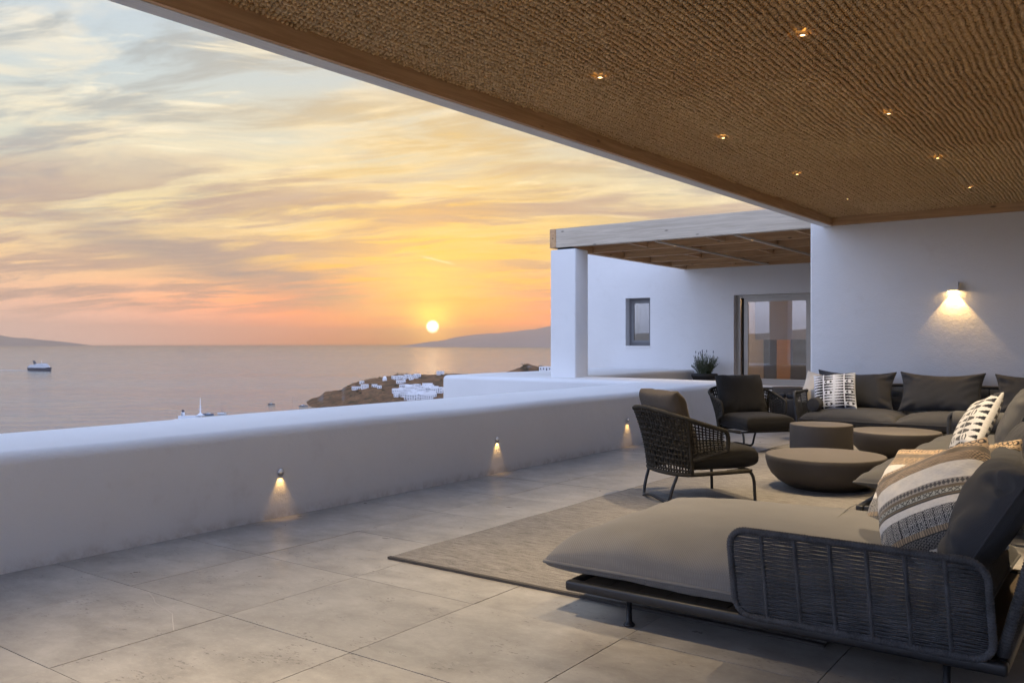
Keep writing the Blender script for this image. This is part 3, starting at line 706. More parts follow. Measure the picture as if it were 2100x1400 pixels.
def rope_panel(name, parent, L, H, mat, mat_frame, origin, along, lean, ribs=6, pitch=.0105, rr=.0046, rim=.019, z0=0.0, rad=.07, skewx=0.0):
    """rope-wound panel: rounded frame with windings, horizontal ropes and vertical ribs; along = unit dir, lean = horizontal offset of the top"""
    o0 = Vector(origin); a = Vector(along); ln = Vector(lean)
    def pt(s_, z_): return np.array(o0 + a * (s_ + skewx * z_ / H) + ln * (z_ / H) + Vector((0, 0, z_)))
    path = []
    cs = [(rad, rad, math.pi, 1.5 * math.pi), (L - rad, rad, 1.5 * math.pi, 2 * math.pi), (L - rad, H - rad, 0, .5 * math.pi), (rad, H - rad, .5 * math.pi, math.pi)]
    flat = []
    for cx_, cz_, a0, a1 in cs:
        for t_ in np.linspace(a0, a1, 9): flat.append((cx_ + rad * math.cos(t_), cz_ + rad * math.sin(t_)))
    flat = np.array(flat); seg_ = np.linalg.norm(np.roll(flat, -1, 0) - flat, axis=1); per = seg_.sum(); cum = np.concatenate([[0], np.cumsum(seg_)])
    fl2 = np.concatenate([flat, flat[:1]]); nn = int(per / .0105) * 3
    tt = np.linspace(0, per, nn, endpoint=False); sx = np.interp(tt, cum, fl2[:, 0]); sz = np.interp(tt, cum, fl2[:, 1])
    rads = rim * (1 + .13 * np.cos(np.arange(nn) * 2 * math.pi / 3))
    root = MB().tube([pt(x_, z_) for x_, z_ in zip(sx, sz)], rads, 8, True).build(name, mat, parent, True)
    mb = MB(); nrm = Vector((0, 0, 1)).cross(a); nrm = np.array(nrm.normalized())
    for k, z_ in enumerate(np.arange(.012, H - .008, pitch)):
        dx = 0.0
        if z_ < rad: dx = rad - math.sqrt(max(0, rad ** 2 - (rad - z_) ** 2))
        if z_ > H - rad: dx = rad - math.sqrt(max(0, rad ** 2 - (z_ - H + rad) ** 2))
        s_ = np.linspace(dx, L - dx, ribs * 2 + 2)
        wob = rr * .9 * np.array([(1 if q % 2 else -1) * (1 if k % 2 else -1) for q in range(len(s_))])
        Pp = np.array([pt(x_, z_) for x_ in s_]) + nrm[None] * wob[:, None] + RNG.normal(0, .0006, (len(s_), 3))
        mb.tube(Pp, rr, 5)
    tag(mb.build('rope_winding', mat, root, True), kind='stuff')
    for q in range(ribs):
        x_ = L * (q + 1) / (ribs + 1); zz = np.linspace(.005, H - .005, 60)
        MB().tube([pt(x_, z_) for z_ in zz], .0088 * (1 + .12 * np.cos(np.arange(60) * 2.1)), 6).build('rib', mat, root, True)
    return root
def sofa_leg(parent, x, y_, h):
    MB().lathe([(0, 0), (.024, 0), (.026, .006), (.022, .012), (.0135, .02), (.0125, h), (0, h)], 16, (x, y_, 0)).build('leg', M['metal'], parent, True)

# ------------------------------------------------------------------ rug
rx0, rx1, ry0, ry1 = -3.52, -1.05, 3.63, 10.75
prof = []; k = int((ry1 - ry0) / .0165)
yy = []; zz = []
for i in range(k):
    b_ = ry0 + i * .0165
    yy += [b_, b_ + .0035, b_ + .0083, b_ + .0130]; zz += [.0045, .0105, .0125, .0105]
xs = np.linspace(rx0, rx1, 26); G = np.zeros((len(xs), len(yy), 3))
G[..., 0] = xs[:, None]; G[..., 1] = np.array(yy)[None]; G[..., 2] = np.array(zz)[None]
G[..., 2] += .003 * np.clip(vnoise(G[..., :2], 2.2, 31, 2), 0, 2)
G[..., 1] += .004 * np.sin(xs * 3.3)[:, None] + .003 * np.sin(xs * 11)[:, None]
G[0, :, 0] += .008 * np.sin(np.array(yy) * 6) + .02 * np.clip(np.sin(np.array(yy) * 1.1 - 1), 0, 1)
rug = thing('area_rug', 'large grey-beige ribbed rug with dark bound edge under the seating group', 'rug')
MB().grid(G).build('ribbed_pile', M['rug'], rug, True)
m_ = MB().box(rx0 - .004, rx1, ry0 - .022, ry0 + .004, .001, .0135); m_.box(rx0 - .006, rx0 + .004, ry0 + .004, ry1, .001, .008)
m_.build('edge_binding', simple('rug_binding', (.045, .04, .037), .9), rug)

# ------------------------------------------------------------------ chaise (nearest, cropped by the right edge)
cz = .165
ch = thing('chaise_sofa', 'large taupe chaise sofa with charcoal rope arm, closest to the camera', 'sofa', (0, 0, 0))
fx0, fx1, fy0, fy1 = -2.13, -.36, 3.33, 4.78
for nm, bb in (('frame_rail', (fx0, fx1, fy0, fy0 + .05, cz - .045, cz)), ('frame_rail', (fx0, fx1, fy1 - .05, fy1, cz - .045, cz)),
               ('frame_rail', (fx1 - .05, fx1, fy0 + .051, fy1 - .051, cz - .045, cz)), ('frame_rail', (fx0, fx0 + .05, fy0 + .051, fy1 - .051, cz - .045, cz))): box(nm, bb, M['metal'], ch, bevel=.012, seg=3)
for j in range(12):
    x = fx0 + .055 + j * .139; box('slat', (x, x + .132, fy0 + .051, fy1 - .051, cz - .03, cz - .012), simple('slat_wood', (.10, .075, .05), .6) if j == 0 else bpy.data.materials['slat_wood'], ch)
for x, y_ in ((fx0 + .30, fy0 + .06), (fx0 + .3, fy1 - .06), (fx1 - .2, fy0 + .08), (fx1 - .2, fy1 - .06)): sofa_leg(ch, x, y_, cz - .045)
seat('seat_cushion', ch, -2.26, -.47, 3.355, 4.80, .228, .30, M['chaise'], .64, .205, 3, M['chaise'], pinch=.012, ex_=.31, wr=.011, powr=3.0, exb=.20)
MB().tube([(-1.18 + .01 * math.sin(q), 3.45 + q * .1, .228 + .30 * .64 * .985 + .0005) for q in range(13)], .0025, 5).build('seam', M['chaise'], ch, True)
rope_panel('armrest', ch, .915, .345, M['rope'], M['metal'], (-1.315, 3.335, cz - .002), (1, 0, 0), (0, -.035, 0), 6, pitch=.0076, rr=.0036, rim=.0140, skewx=-.018)
rope_panel('backrest', ch, 1.36, .40, M['rope'], M['metal'], (-.385, 3.37, cz + .005), (0, 1, 0), (.10, 0, 0), 7)

# print patterns
def kilim(tan):
    W = np.array((.78, .74, .66)); K = np.array((.03, .03, .032)); T_ = np.array(tan); B = np.array((.16, .125, .085)); GR = np.array((.34, .32, .29))
    def f(u, v):
        q = 1 - v; out = np.zeros(u.shape + (3,)) + W
        def put(m_, c): out[m_] = c
        fr = lambda x, n_: (x * n_) % 1.0
        def band(a, b): return (q >= a) & (q < b)
        m0 = band(0, .085); put(m0, T_); put(m0 & (((fr(u, 22) - .5) ** 2 * 4 + ((q - .05) / .03) ** 2) < 1.0) & (((fr(u, 22) - .5) ** 2 * 4 + ((q - .05) / .03) ** 2) > .3), K)
        m0 = band(.085, .11); put(m0, T_ * .9); put(m0 & (fr(u, 40) < .5) & (np.abs(q - .097) < .006), K)
        put(band(.11, .165), B)
        m0 = band(.165, .265); put(m0, T_ * .75); put(m0 & ((np.abs(fr(u, 26) - .5) + np.abs(fr((q - .165) / .1, 3) - .5)) % .5 < .2), K)
        put(band(.265, .42), W)
        m0 = band(.42, .475); put(m0, GR); put(m0 & (np.abs(fr(u * 30 + 0 * q, 1) - .5) > np.abs((q - .42) / .055 - .5) * 1.1), K * 2.2)
        put(band(.475, .505), B)
        m0 = band(.505, .545); put(m0, np.array((.42, .43, .38))); xx = fr(u, 20) - .5; zz_ = (q - .525) / .04
        put(m0 & (np.abs(np.abs(xx) - np.abs(zz_)) < .13) & (np.abs(xx) < .4), K)
        put(band(.545, .552), K); put(band(.552, .572), B); put(band(.572, .578), K)
        put(band(.578, .645), W)
        m0 = band(.645, .80); put(m0, W * .75); dm = np.abs(fr(u, 13) - .5) + np.abs(fr((q - .645) / .155, 1.5) - .5); put(m0 & ((dm % .22) < .12), K); put(m0 & (fr(u, 13) < .09), K)
        put(band(.80, .845), B * 1.3); put(band(.80, .845) & (fr(u, 45) < .4), T_ * .8); put(band(.845, .853), K)
        m0 = band(.853, .94); put(m0, GR * .6); put(m0 & ((np.abs(fr(u, 22) - .5) + np.abs(fr((q - .853) / .087, 2) - .5)) % .5 < .22), K)
        return out
    return f
def wedges(bgc=(.66, .69, .76), nx=5, ny=13, ink=(.012, .014, .022)):
    def f(u, v):
        out = np.zeros(u.shape + (3,)) + np.array(bgc); cx_ = u * nx; ix = np.floor(cx_); fx_ = cx_ - ix; cy_ = v * ny + .5 * (ix % 2) * 0; iy = np.floor(cy_); fy_ = np.abs(cy_ - iy - .5)
        jit = .08 * np.sin(iy * 12.9 + ix * 4.1)
        g = np.where((ix % 2) == 0, fx_, 1 - fx_); small = ((iy % 4) == 1) & ((ix % 2) == 1)
        m0 = (fy_ < (.06 + .34 * g + jit)) & (fx_ > .06) & (fx_ < .94) & ~small
        r_ = np.hypot((fx_ - .5) * 2.0, fy_ * 1.4); m0 |= small & (r_ > .35) & (r_ < .72) & (np.abs(fx_ - .5) > .12)
        out[m0] = ink; return out
    return f
PR = M['print']
# dark back cushions and patterned cushions on the chaise
throw('back_cushion', 'charcoal back cushion at the right edge of the chaise', 1.12, .46, .25, (-.49, 4.02, .575), (-.86, -.10, .50), R(1), M['navy'], 5, pipe=M['navy'], wr=.028, pinch=.05, up=.6, dn=.4)
throw('kilim_cushion', 'large striped tan, white and black kilim cushion at the front of the chaise', .52, .52, .25, (-.675, 3.90, .555), (-.46, -.72, .52), R(33), PR, 6, kilim((.62, .45, .28)), nu=190, nv=230, wr=.006, pinch=.05, up=.55, dn=.45)
throw('kilim_cushion', 'kilim cushion mostly hidden behind the large striped one, its corner showing', .48, .48, .20, (-.86, 4.40, .535), (-.62, -.60, .5), R(8), PR, 7, kilim((.66, .46, .26)), nu=120, nv=140, wr=.006, pinch=.05)
throw('kilim_cushion', 'beige kilim cushion with fringed corner between striped cushion and dark cushion', .46, .46, .18, (-.62, 4.52, .56), (-.72, -.55, .42), R(16), PR, 8, kilim((.70, .50, .28)), nu=120, nv=140, wr=.006, pinch=.05)

# ------------------------------------------------------------------ long sofa on the right side
s2 = thing('sofa', 'grey two-seat sofa on the right, behind the chaise and beside the low tables', 'sofa')
for bb in ((-1.55, -1.50, 6.05, 9.42, .12, .16), (-.46, -.41, 6.05, 9.42, .12, .16), (-1.499, -.461, 6.05, 6.10, .12, .16), (-1.499, -.461, 9.37, 9.42, .12, .16)): box('frame_rail', bb, M['metal'], s2, bevel=.01, seg=3)
for x, y_ in ((-1.42, 6.3), (-1.42, 9.2), (-.5, 6.3), (-.5, 9.2)): sofa_leg(s2, x, y_, .12)
seat('seat_cushion', s2, -1.60, -.48, 6.20, 7.72, .29, .26, M['grey'], .5, .42, 11, M['grey'], pinch=.02, ex_=.40, wr=.009, powr=2.8)
seat('seat_cushion', s2, -1.60, -.48, 7.74, 9.33, .29, .26, M['grey'], .5, .42, 12, M['grey'], pinch=.02, ex_=.40, wr=.009, powr=2.8)
rope_panel('armrest', s2, 1.06, .40, M['rope'], M['metal'], (-1.53, 9.40, .165), (1, 0, 0), (0, .05, 0), 3)
rope_panel('backrest', s2, 3.2, .48, M['rope'], M['metal'], (-.43, 6.1, .165), (0, 1, 0), (.08, 0, 0), 9, pitch=.014)
def bolster(name, label, p0, p1, r_, mat):
    p0, p1 = Vector(p0), Vector(p1); L = (p1 - p0).length; n_ = 26
    prof = [(0, 0), (r_ * .5, .001), (r_ * .86, .006), (r_ * .97, .018), (r_, .04)] + [(r_ * (1 + .01 * math.sin(k)), .04 + (L - .08) * k / 8) for k in range(1, 8)] + [(r_, L - .04), (r_ * .97, L - .018), (r_ * .86, L - .006), (0, L)]
    mb = MB().lathe(prof, n_); V_ = np.concatenate(mb.v); uv = np.stack([np.arctan2(V_[:, 1], V_[:, 0]) * r_, V_[:, 2]], 1)
    o = mb.build(name, mat, None, True, uv=uv); o.matrix_world = Matrix.Translation(p0) @ (p1 - p0).to_track_quat('Z', 'Y').to_matrix().to_4x4()
    for zz_ in (.006, L - .006): MB().tube([(r_ * .87 * math.cos(a_), r_ * .87 * math.sin(a_), zz_) for a_ in np.linspace(0, 6.2832, 28)[:-1]], .005, 6, True).build('piping', mat, o, True)
    return tag(o, label, 'cushion')
bolster('bolster_cushion', 'grey bolster lying against the rope armrest of the right-hand sofa', (-1.46, 9.22, .50), (-.62, 9.26, .50), .095, M['grey'])
throw('back_cushion', 'plump grey back cushion on the right sofa, nearer of the two upright ones', 1.0, .56, .26, (-.72, 7.50, .66), (-.90, -.05, .42), R(1), M['grey'], 21, pipe=M['grey'], wr=.014, pinch=.06)
throw('back_cushion', 'grey back cushion at the far end of the right sofa', 1.0, .56, .26, (-.70, 8.62, .66), (-.90, -.05, .42), R(-2), M['grey'], 22, pipe=M['grey'], wr=.014, pinch=.06)
throw('back_cushion', 'dark slate cushion at the near end of the right sofa, cut by the frame', .70, .46, .20, (-.62, 6.32, .54), (-.85, -.2, .5), R(2), M['navy'], 23, pipe=M['navy'], wr=.010, pinch=.05)
throw('printed_cushion', 'white cushion with black wedge print on the right-hand sofa', .50, .50, .17, (-1.05, 7.62, .60), (-.80, -.34, .50), R(18), PR, 24, wedges((.72, .71, .68), 5, 9), nu=110, nv=130, wr=.004, pinch=.05)

# ------------------------------------------------------------------ far sofa along the lamp wall
s3 = thing('sofa', 'long slate sofa with rope back standing against the white lamp wall', 'sofa')
for bb in ((-3.52, .2, 11.0, 11.05, .115, .155), (-3.52, .2, 12.0, 12.05, .115, .155), (-3.52, -3.47, 11.051, 11.999, .115, .155), (.15, .2, 11.051, 11.999, .115, .155)): box('frame_rail', bb, M['metal'], s3, bevel=.01, seg=3)
for x in (-3.3, -1.7, 0.0):
    for y_ in (11.15, 11.9): sofa_leg(s3, x, y_, .115)
for k, (x0, x1) in enumerate(((-3.50, -2.36), (-2.38, -1.10), (-1.12, .15))):
    seat('seat_cushion', s3, x0, x1, 10.98, 11.95, .285, .27, M['navy'], .5, .42, 31 + k, M['navy'], pinch=.02, ex_=.40, wr=.009, powr=2.8)
rope_panel('armrest', s3, 1.0, .46, M['rope'], M['metal'], (-3.52, 11.02, .16), (0, 1, 0), (-.06, 0, 0), 3)
rope_panel('backrest', s3, 3.6, .54, M['rope'], M['metal'], (-3.47, 12.02, .16), (1, 0, 0), (0, .05, 0), 10, pitch=.014)
bolster('bolster_cushion', 'slate bolster against the left armrest of the far sofa', (-3.36, 11.10, .465), (-3.40, 11.86, .475), .085, M['navy'])
for k, (x, nm, w_) in enumerate(((-3.03, 'left', .98), (-2.00, 'middle', .96), (-.93, 'right, frame-cut', .96))):
    throw('back_cushion', f'{nm} one of the slate back cushions leaning on the far sofa', w_, .52, .22, (x, 11.80, .635), (0.03, -.93, .34), R((-1, 0, 1)[k]), M['navy'], 40 + k, pipe=M['navy'], wr=.016, pinch=.10, sag=.03)
throw('printed_cushion', 'white cushion with dense black wedge print on the far sofa', .52, .50, .17, (-3.18, 11.42, .62), (.08, -.90, .42), R(6), PR, 45, wedges((.62, .66, .74), 4, 13), nu=110, nv=170, wr=.005, pinch=.04)
throw('plain_cushion', 'cream cushion peeking out behind the wedge-print cushion', .46, .46, .16, (-3.44, 11.66, .62), (.15, -.90, .4), R(-14), M['cream'], 46, wr=.005)
throw('plain_cushion', 'small pale cushion tip at the right edge of the far sofa', .42, .42, .15, (-.86, 11.42, .58), (-.1, -.9, .4), R(40), M['cream'], 47, wr=.005)

# ------------------------------------------------------------------ tables
def bowl_table(name, label, c, R_, H, prof, cat='table'):
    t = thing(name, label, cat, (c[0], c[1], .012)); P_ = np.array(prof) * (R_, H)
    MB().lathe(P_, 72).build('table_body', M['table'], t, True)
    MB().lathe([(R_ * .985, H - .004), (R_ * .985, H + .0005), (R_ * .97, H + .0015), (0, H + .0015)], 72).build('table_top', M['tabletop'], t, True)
    return t
BOWL = [(0, 0), (.42, 0), (.52, .015), (.66, .10), (.80, .25), (.91, .44), (.97, .65), (1.0, .86), (1.0, .975), (.992, 1.0), (.97, 1.0)]
DRUM = [(0, 0), (.88, 0), (.92, .03), (.97, .14), (1.0, .30), (1.0, .98), (.992, 1.0), (.97, 1.0)]
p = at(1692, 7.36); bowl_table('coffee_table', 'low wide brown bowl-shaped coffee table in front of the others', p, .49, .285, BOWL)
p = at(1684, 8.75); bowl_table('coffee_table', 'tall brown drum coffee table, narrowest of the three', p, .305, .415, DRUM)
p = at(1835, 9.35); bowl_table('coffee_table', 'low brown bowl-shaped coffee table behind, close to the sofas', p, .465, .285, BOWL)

# ------------------------------------------------------------------ woven armchairs
def armchair(label, loc, rz, headcol):
    t = thing('woven_armchair', label, 'armchair', loc, rz, 'woven rope armchairs')
    # tubular legs: rear sled with arched foot, two front legs
    def arc(pts, n_=10):                         # smooth polyline through points (catmull-rom)
        P_ = np.array([pts[0]] + list(pts) + [pts[-1]], float); out = []
        for i in range(1, len(P_) - 2):
            p0, p1, p2, p3 = P_[i - 1:i + 3]
            for s_ in np.linspace(0, 1, n_, endpoint=False):
                out.append(.5 * ((2 * p1) + (-p0 + p2) * s_ + (2 * p0 - 5 * p1 + 4 * p2 - p3) * s_ ** 2 + (-p0 + 3 * p1 - 3 * p2 + p3) * s_ ** 3))
        out.append(P_[-2]); return np.array(out)
    rr_ = .0125
    MB().tube(arc([(-.27, .24, .25), (-.315, .225, .12), (-.335, .215, .035), (-.345, .185, .014), (-.36, .13, .022), (-.385, .0, .045), (-.36, -.13, .022), (-.345, -.185, .014), (-.335, -.215, .035), (-.315, -.225, .12), (-.27, -.24, .25)]), rr_, 10).build('rear_leg', M['metal'], t, True)
    for s_ in (1, -1):
        MB().lathe([(0, 0), (.017, 0), (.017, .012), (0, .012)], 12, (-.345, s_ * .19, 0)).build('foot', M['metal'], t, True)
        MB().tube(arc([(.12, s_ * .30, .245), (.25, s_ * .305, .25), (.315, s_ * .31, .235), (.345, s_ * .315, .18), (.352, s_ * .318, .09), (.356, s_ * .32, 0)]), rr_, 10).build('front_leg', M['metal'], t, True)
    MB().tube([(.315, y_, .248) for y_ in np.linspace(-.33, .33, 12)], .011, 8).build('cross_bar', M['metal'], t, True)
    # shell curves
    def top(s_):
        a_ = abs(s_); sg = math.copysign(1, s_) if s_ else 0
        y_ = .425 * min(1, math.sin(min(1., a_ * 1.28) * math.pi / 2)) ** .9 * sg; x_ = -.44 + .46 * a_ ** 2.1; z_ = .735 - .03 * a_ - .13 * a_ ** 1.9
        return np.array((x_, y_, z_))
    def bot(s_):
        a_ = abs(s_); sg = math.copysign(1, s_) if s_ else 0
        y_ = .335 * min(1, math.sin(min(1., a_ * 1.36) * math.pi / 2)) ** .9 * sg; x_ = -.335 + .37 * a_ ** 2.0
        e = max(0, (a_ - .60) / .40); z_ = .235 if e == 0 else .34 + .075 * e
        y_ += .075 * e * sg
        return np.array((x_, y_, z_))
    def pt(s_, q):
        a_, b_ = bot(s_), top(s_); bow = math.sin(q * math.pi) * .018
        n_ = np.array((b_[0], b_[1], 0)); n_ = n_ / (np.linalg.norm(n_) + 1e-9)
        return a_ + (b_ - a_) * q - n_ * bow, n_
    ss = np.linspace(-1, 1, 81)
    def front(sg):                                # rounded front end joining top and bottom rims
        a_, b_ = top(sg), bot(sg); m_ = (a_ + b_) / 2
        return [a_ + np.array((.016, 0, -.012)), a_ * .7 + b_ * .3 + np.array((.026, 0, 0)), a_ * .35 + b_ * .65 + np.array((.026, 0, 0)), b_ + np.array((.014, 0, .006))]
    armbot = lambda sg: [bot(sg * q) for q in np.linspace(1, .605, 10)] + [bot(sg * .6)]
    rim = [top(q) for q in ss] + front(1) + armbot(1)
    rimL = armbot(-1)[::-1] + front(-1)[::-1] + [top(-1)]
    path = np.array(rimL[:-1] + rim); path = arc([p_ for p_ in path], 4)
    MB().tube(path, .0165 * (1 + .06 * np.cos(np.arange(len(path)) * 2.2)), 8).build('shell_rim', M['rope2'], t, True)
    low = np.array([bot(q) for q in np.linspace(-.6, .6, 49)]); low[:, 2] = .235
    seatpath = np.concatenate([[(.30, -.33, .245)], [(.0, -.335, .24)], low, [(.0, .335, .24)], [(.30, .33, .245)]])
    MB().tube(seatpath, .0165, 8).build('seat_rim', M['rope2'], t, True)
    for sg in (1, -1): MB().tube([pt(sg * .6, q)[0] for q in np.linspace(-.0, 1, 14)], .014, 8).build('side_post', M['rope2'], t, True)
    mb = MB()
    cols = list(np.linspace(-.60, .60, 27)) + list(np.linspace(.64, .98, 9)) + list(-np.linspace(.64, .98, 9))
    for k, s_ in enumerate(cols):
        qs = np.linspace(.02, .98, 23); P_ = []
        for m2, q in enumerate(qs):
            p_, n_ = pt(s_, q); P_.append(p_ + n_ * .0045 * (1 if (k + m2) % 2 else -1))
        mb.tube(P_, .0078 if abs(s_) < .61 else .0056, 5)
    for r_ in range(11):
        q = (r_ + .8) / 11.6; P_ = []
        for k, s_ in enumerate(np.linspace(-1, 1, 91)):
            p_, n_ = pt(s_, q); P_.append(p_ + n_ * .007 * (1 if (k // 2 + r_) % 2 else -1))
        mb.tube(P_, .0085 - .0030 * (np.abs(np.linspace(-1, 1, 91)) > .61), 5)
    tag(mb.build('woven_shell', M['rope2'], t, True), kind='stuff')
    seat('seat_cushion', t, -.22, .40, -.305, .305, .345, .19, M['chairf'], .5, .5, 51, None, pinch=.010, ex_=.20, wr=.003, powr=5.0)
    me, per = cushion(.60, .50, .20, seed=52, wr=.006, pinch=.03, ex_=.34, powr=3)
    o = obj('back_cushion', me, headcol, t); o.matrix_local = orient((-.235, 0, .63), (.93, 0, .34))
    return t
armchair('woven rope armchair seen from behind beside the low bowl table', (-2.90, 6.46, .010), R(54), M['headf'])
armchair('dark woven rope armchair facing the tables beside the parapet end', (-3.66, 9.77, 0), R(-38), M['chairf'])

# ------------------------------------------------------------------ pieces on the terrace by the door
def on_floor(px, d): q = at(px, d); return (q.x, q.y, 0)
t = bowl_table('side_table', 'large brown bowl table behind the far sofa arm', at(1617, 13.6), .30, .36, BOWL)
t = bowl_table('side_table', 'brown drum table near the sliding door', at(1625, 15.9), .36, .42, DRUM)
t = thing('side_table', 'small round dark table with disc top behind the far armchair', 'table', on_floor(1562, 14.0))
MB().lathe([(0, .50), (.17, .50), (.18, .505), (.18, .52), (.17, .527), (0, .527)], 28).build('table_top', M['pot'], t, True)
MB().lathe([(0, 0), (.13, 0), (.13, .012), (.018, .02), (.016, .50), (0, .50)], 20).build('pedestal', M['metal'], t, True)
t = thing('candle_lantern', 'dark round lantern dish on the small disc table', 'lantern', (*at(1553, 14.0)[:2], .528))
MB().lathe([(0, 0), (.055, 0), (.07, .02), (.065, .04), (.02, .05), (0, .05)], 20).build('dish', M['pot'], t, True)
for q, (dx, nm) in enumerate(((-.10, 'left'), (.04, 'middle'), (.19, 'right'))):
    b_ = at(1603, 13.55); o = MB().lathe([(0, 0), (.05, 0), (.066, .03), (.064, .07), (.045, .09), (0, .085)], 18).build('bowl', M['pot'], None, True)
    o.location = (b_.x + dx * .8 - .02, b_.y - .06 + dx * .5, .374); tag(o, f'{nm} one of three small dark bowls on the brown bowl table', 'bowl', 'bowls on the side table')

# planter with lavender
pl = thing('plant_pot', 'black round pot with embossed rings beside the sliding door', 'pot', (-7.72, 17.75, 0))
MB().lathe([(0, 0), (.19, 0), (.20, .02), (.225, .25), (.25, .46), (.27, .50), (.285, .52), (.285, .57), (.265, .58), (.25, .57), (.24, .50), (0, .49)], 36).build('pot_body', M['pot'], pl, True)
for k in range(8):
    a_ = k * math.pi / 4; c_ = np.array((math.cos(a_) * .245, math.sin(a_) * .245, .33)); tx = np.array((-math.sin(a_), math.cos(a_), 0))
    MB().tube([c_ + tx * .055 * math.cos(q) + np.array((math.cos(a_) * .01 * math.sin(q), math.sin(a_) * .01 * math.sin(q), .055 * math.sin(q))) for q in np.linspace(0, 6.2832, 17)[:-1]], .009, 6, True).build('emboss_ring', M['pot'], pl, True)
MB().lathe([(0, .53), (.24, .53)], 24).build('soil', M['soil'], pl)
lav = thing('lavender_plant', 'bushy grey-green lavender growing in the black pot', 'plant', (-7.72, 17.75, .53))
mb = MB(); fl = MB(); st = MB()
for k in range(170):
    a_ = random.uniform(0, 6.283); rad = .24 * math.sqrt(random.random()); L = random.uniform(.18, .46) * (1.15 - rad); lean = rad * .75
    b0 = np.array((math.cos(a_) * rad * .5, math.sin(a_) * rad * .5, 0)); tip = b0 + np.array((math.cos(a_) * lean, math.sin(a_) * lean, L))
    st.tube([b0, (b0 + tip) / 2 + (0, 0, .03), tip], .0025, 4)
    for q in np.linspace(.2, 1, 9):
        c_ = b0 + (tip - b0) * q + np.array((0, 0, .03 * math.sin(q * 3.14))); a2 = random.uniform(0, 6.283); ll = random.uniform(.03, .055)
        d_ = np.array((math.cos(a2) * .7, math.sin(a2) * .7, .75)) * ll; w_ = np.array((-math.sin(a2), math.cos(a2), 0)) * .0055
        mb.add([c_ - w_, c_ + w_, c_ + d_ * .6 + w_, c_ + d_, c_ + d_ * .6 - w_], [(0, 1, 2, 4)], [(4, 2, 3)])
    if k % 22 == 0:
        t2 = tip + np.array((0, 0, .13)); st.tube([tip, t2], .002, 4)
        fl.lathe([(0, 0), (.010, .01), (.011, .03), (.006, .05), (0, .055)], 7, t2 - (0, 0, .02))
mb.build('leaves', M['leaf'], lav); st.build('stems', M['leaf'], lav); fl.build('flower_heads', M['bud'], lav, True)

# ================================================================== FAR THINGS
def house_mesh(w_, d_, h_):
    m_ = MB().box(-w_ / 2, w_ / 2, -d_ / 2, d_ / 2, -4, h_)
    for s_ in (-1, 1): m_.box(-w_ / 2 - .02, w_ / 2 + .02, s_ * d_ / 2 - .2, s_ * d_ / 2 + .2, h_ - .02, h_ + .5)
    for s_ in (-1, 1): m_.box(s_ * w_ / 2 - .2, s_ * w_ / 2 + .2, -d_ / 2 + .21, d_ / 2 - .21, h_ - .02, h_ + .5)
    return m_.mesh('wall')
kinds = []
for w_, d_, h_, nw in ((9, 8, 4.0, 3), (12, 8, 6.2, 4), (7, 7, 3.6, 2), (15, 9, 4.2, 5)):
    wm = house_mesh(w_, d_, h_); wm.materials.append(M['house']); wins = []
    for fl_ in range(2 if h_ > 5 else 1):
        for q in range(nw):
            x = -w_ / 2 + w_ * (q + .5) / nw; z0 = .9 + fl_ * 3.0
            wins.append(MB().box(x - .55, x + .55, -d_ / 2 - .06, -d_ / 2 + .05, z0 if (q + fl_) % 3 else z0 - .8, z0 + 1.5).mesh('window'))
    for q in range(2): y_ = -d_ / 4 + q * d_ / 2; wins.append(MB().box(w_ / 2 - .05, w_ / 2 + .06, y_ - .5, y_ + .5, .9, 2.4).mesh('window'))
    for wmm in wins: wmm.materials.append(M['hwin'])
    kinds.append((wm, wins))
def house(G, px, py, k, label, group=None, d=None, sc_=1.0):
    # find where the pixel ray meets the headland
    if d is None:
        best = None
        for dd_ in np.arange(1100, 1700, 8):
            q = at(px, dd_); z = EYE - (py - CY) / F * dd_
            if z <= ground_z(G, q.x, q.y) + .4: best = dd_; break
        d = best or 1480
    q = at(px, d); z = ground_z(G, q.x, q.y)
    o = thing('village_house', label, 'house', (q.x, q.y, z), TH + R(random.uniform(-25, 25)), group); o.scale = (sc_,) * 3
    wm, wins = kinds[k]; obj('wall', wm, None, o)
    for w_ in wins: obj('window', w_, None, o)
    return o
rs = random.Random(5)
NTH = ['leftmost', 'second', 'third', 'fourth', 'fifth', 'sixth', 'seventh', 'eighth', 'ninth', 'tenth', 'eleventh']
ROWS = ['top', 'second', 'third', 'fourth', 'fifth', 'lowest']
for r_, (y_, x0, x1, st_) in enumerate(((795, 828, 892, 9.5), (800, 826, 898, 9), (805, 818, 900, 9), (810, 820, 896, 9.5), (815, 832, 884, 10), (819, 838, 880, 10))):
    x = x0; k = 0
    while x < x1:
        house(HL, x + rs.uniform(-2, 2), y_ + rs.uniform(-1, 1), rs.choice((0, 0, 1, 2, 3)), f'{NTH[k]} white house from the left in the {ROWS[r_]} row of the terraced cluster', 'houses of the terraced cluster', None, rs.uniform(.85, 1.15)); x += st_; k += 1
for k, x in enumerate((808, 815, 822, 829, 836, 843, 850, 856)): house(HL, x, 774 + rs.uniform(0, 4), rs.choice((0, 1, 2)), f'{NTH[k]} white house from the left in the group on the headland ridge', 'houses on the headland ridge', None, .85)
for x, y_, k, lb in ((731, 798, 3, 'long low white house on the headland point above the cliff'), (748, 797, 1, 'white two-storey house next to the long low one on the point'), (768, 794, 0, 'white house left of the small domed chapel'), (778, 795, 2, 'small white house just below the domed chapel'), (814, 815, 2, 'white cottage at the left foot of the terraced cluster'), (903, 768, 1, 'lone white house on the headland skyline near the plaster wall'), (742, 786, 2, 'pale small house high on the left shoulder of the headland'), (822, 786, 3, 'flat white house above the terraced cluster')):
    house(HL, x, y_, k, lb, None, None, .9)
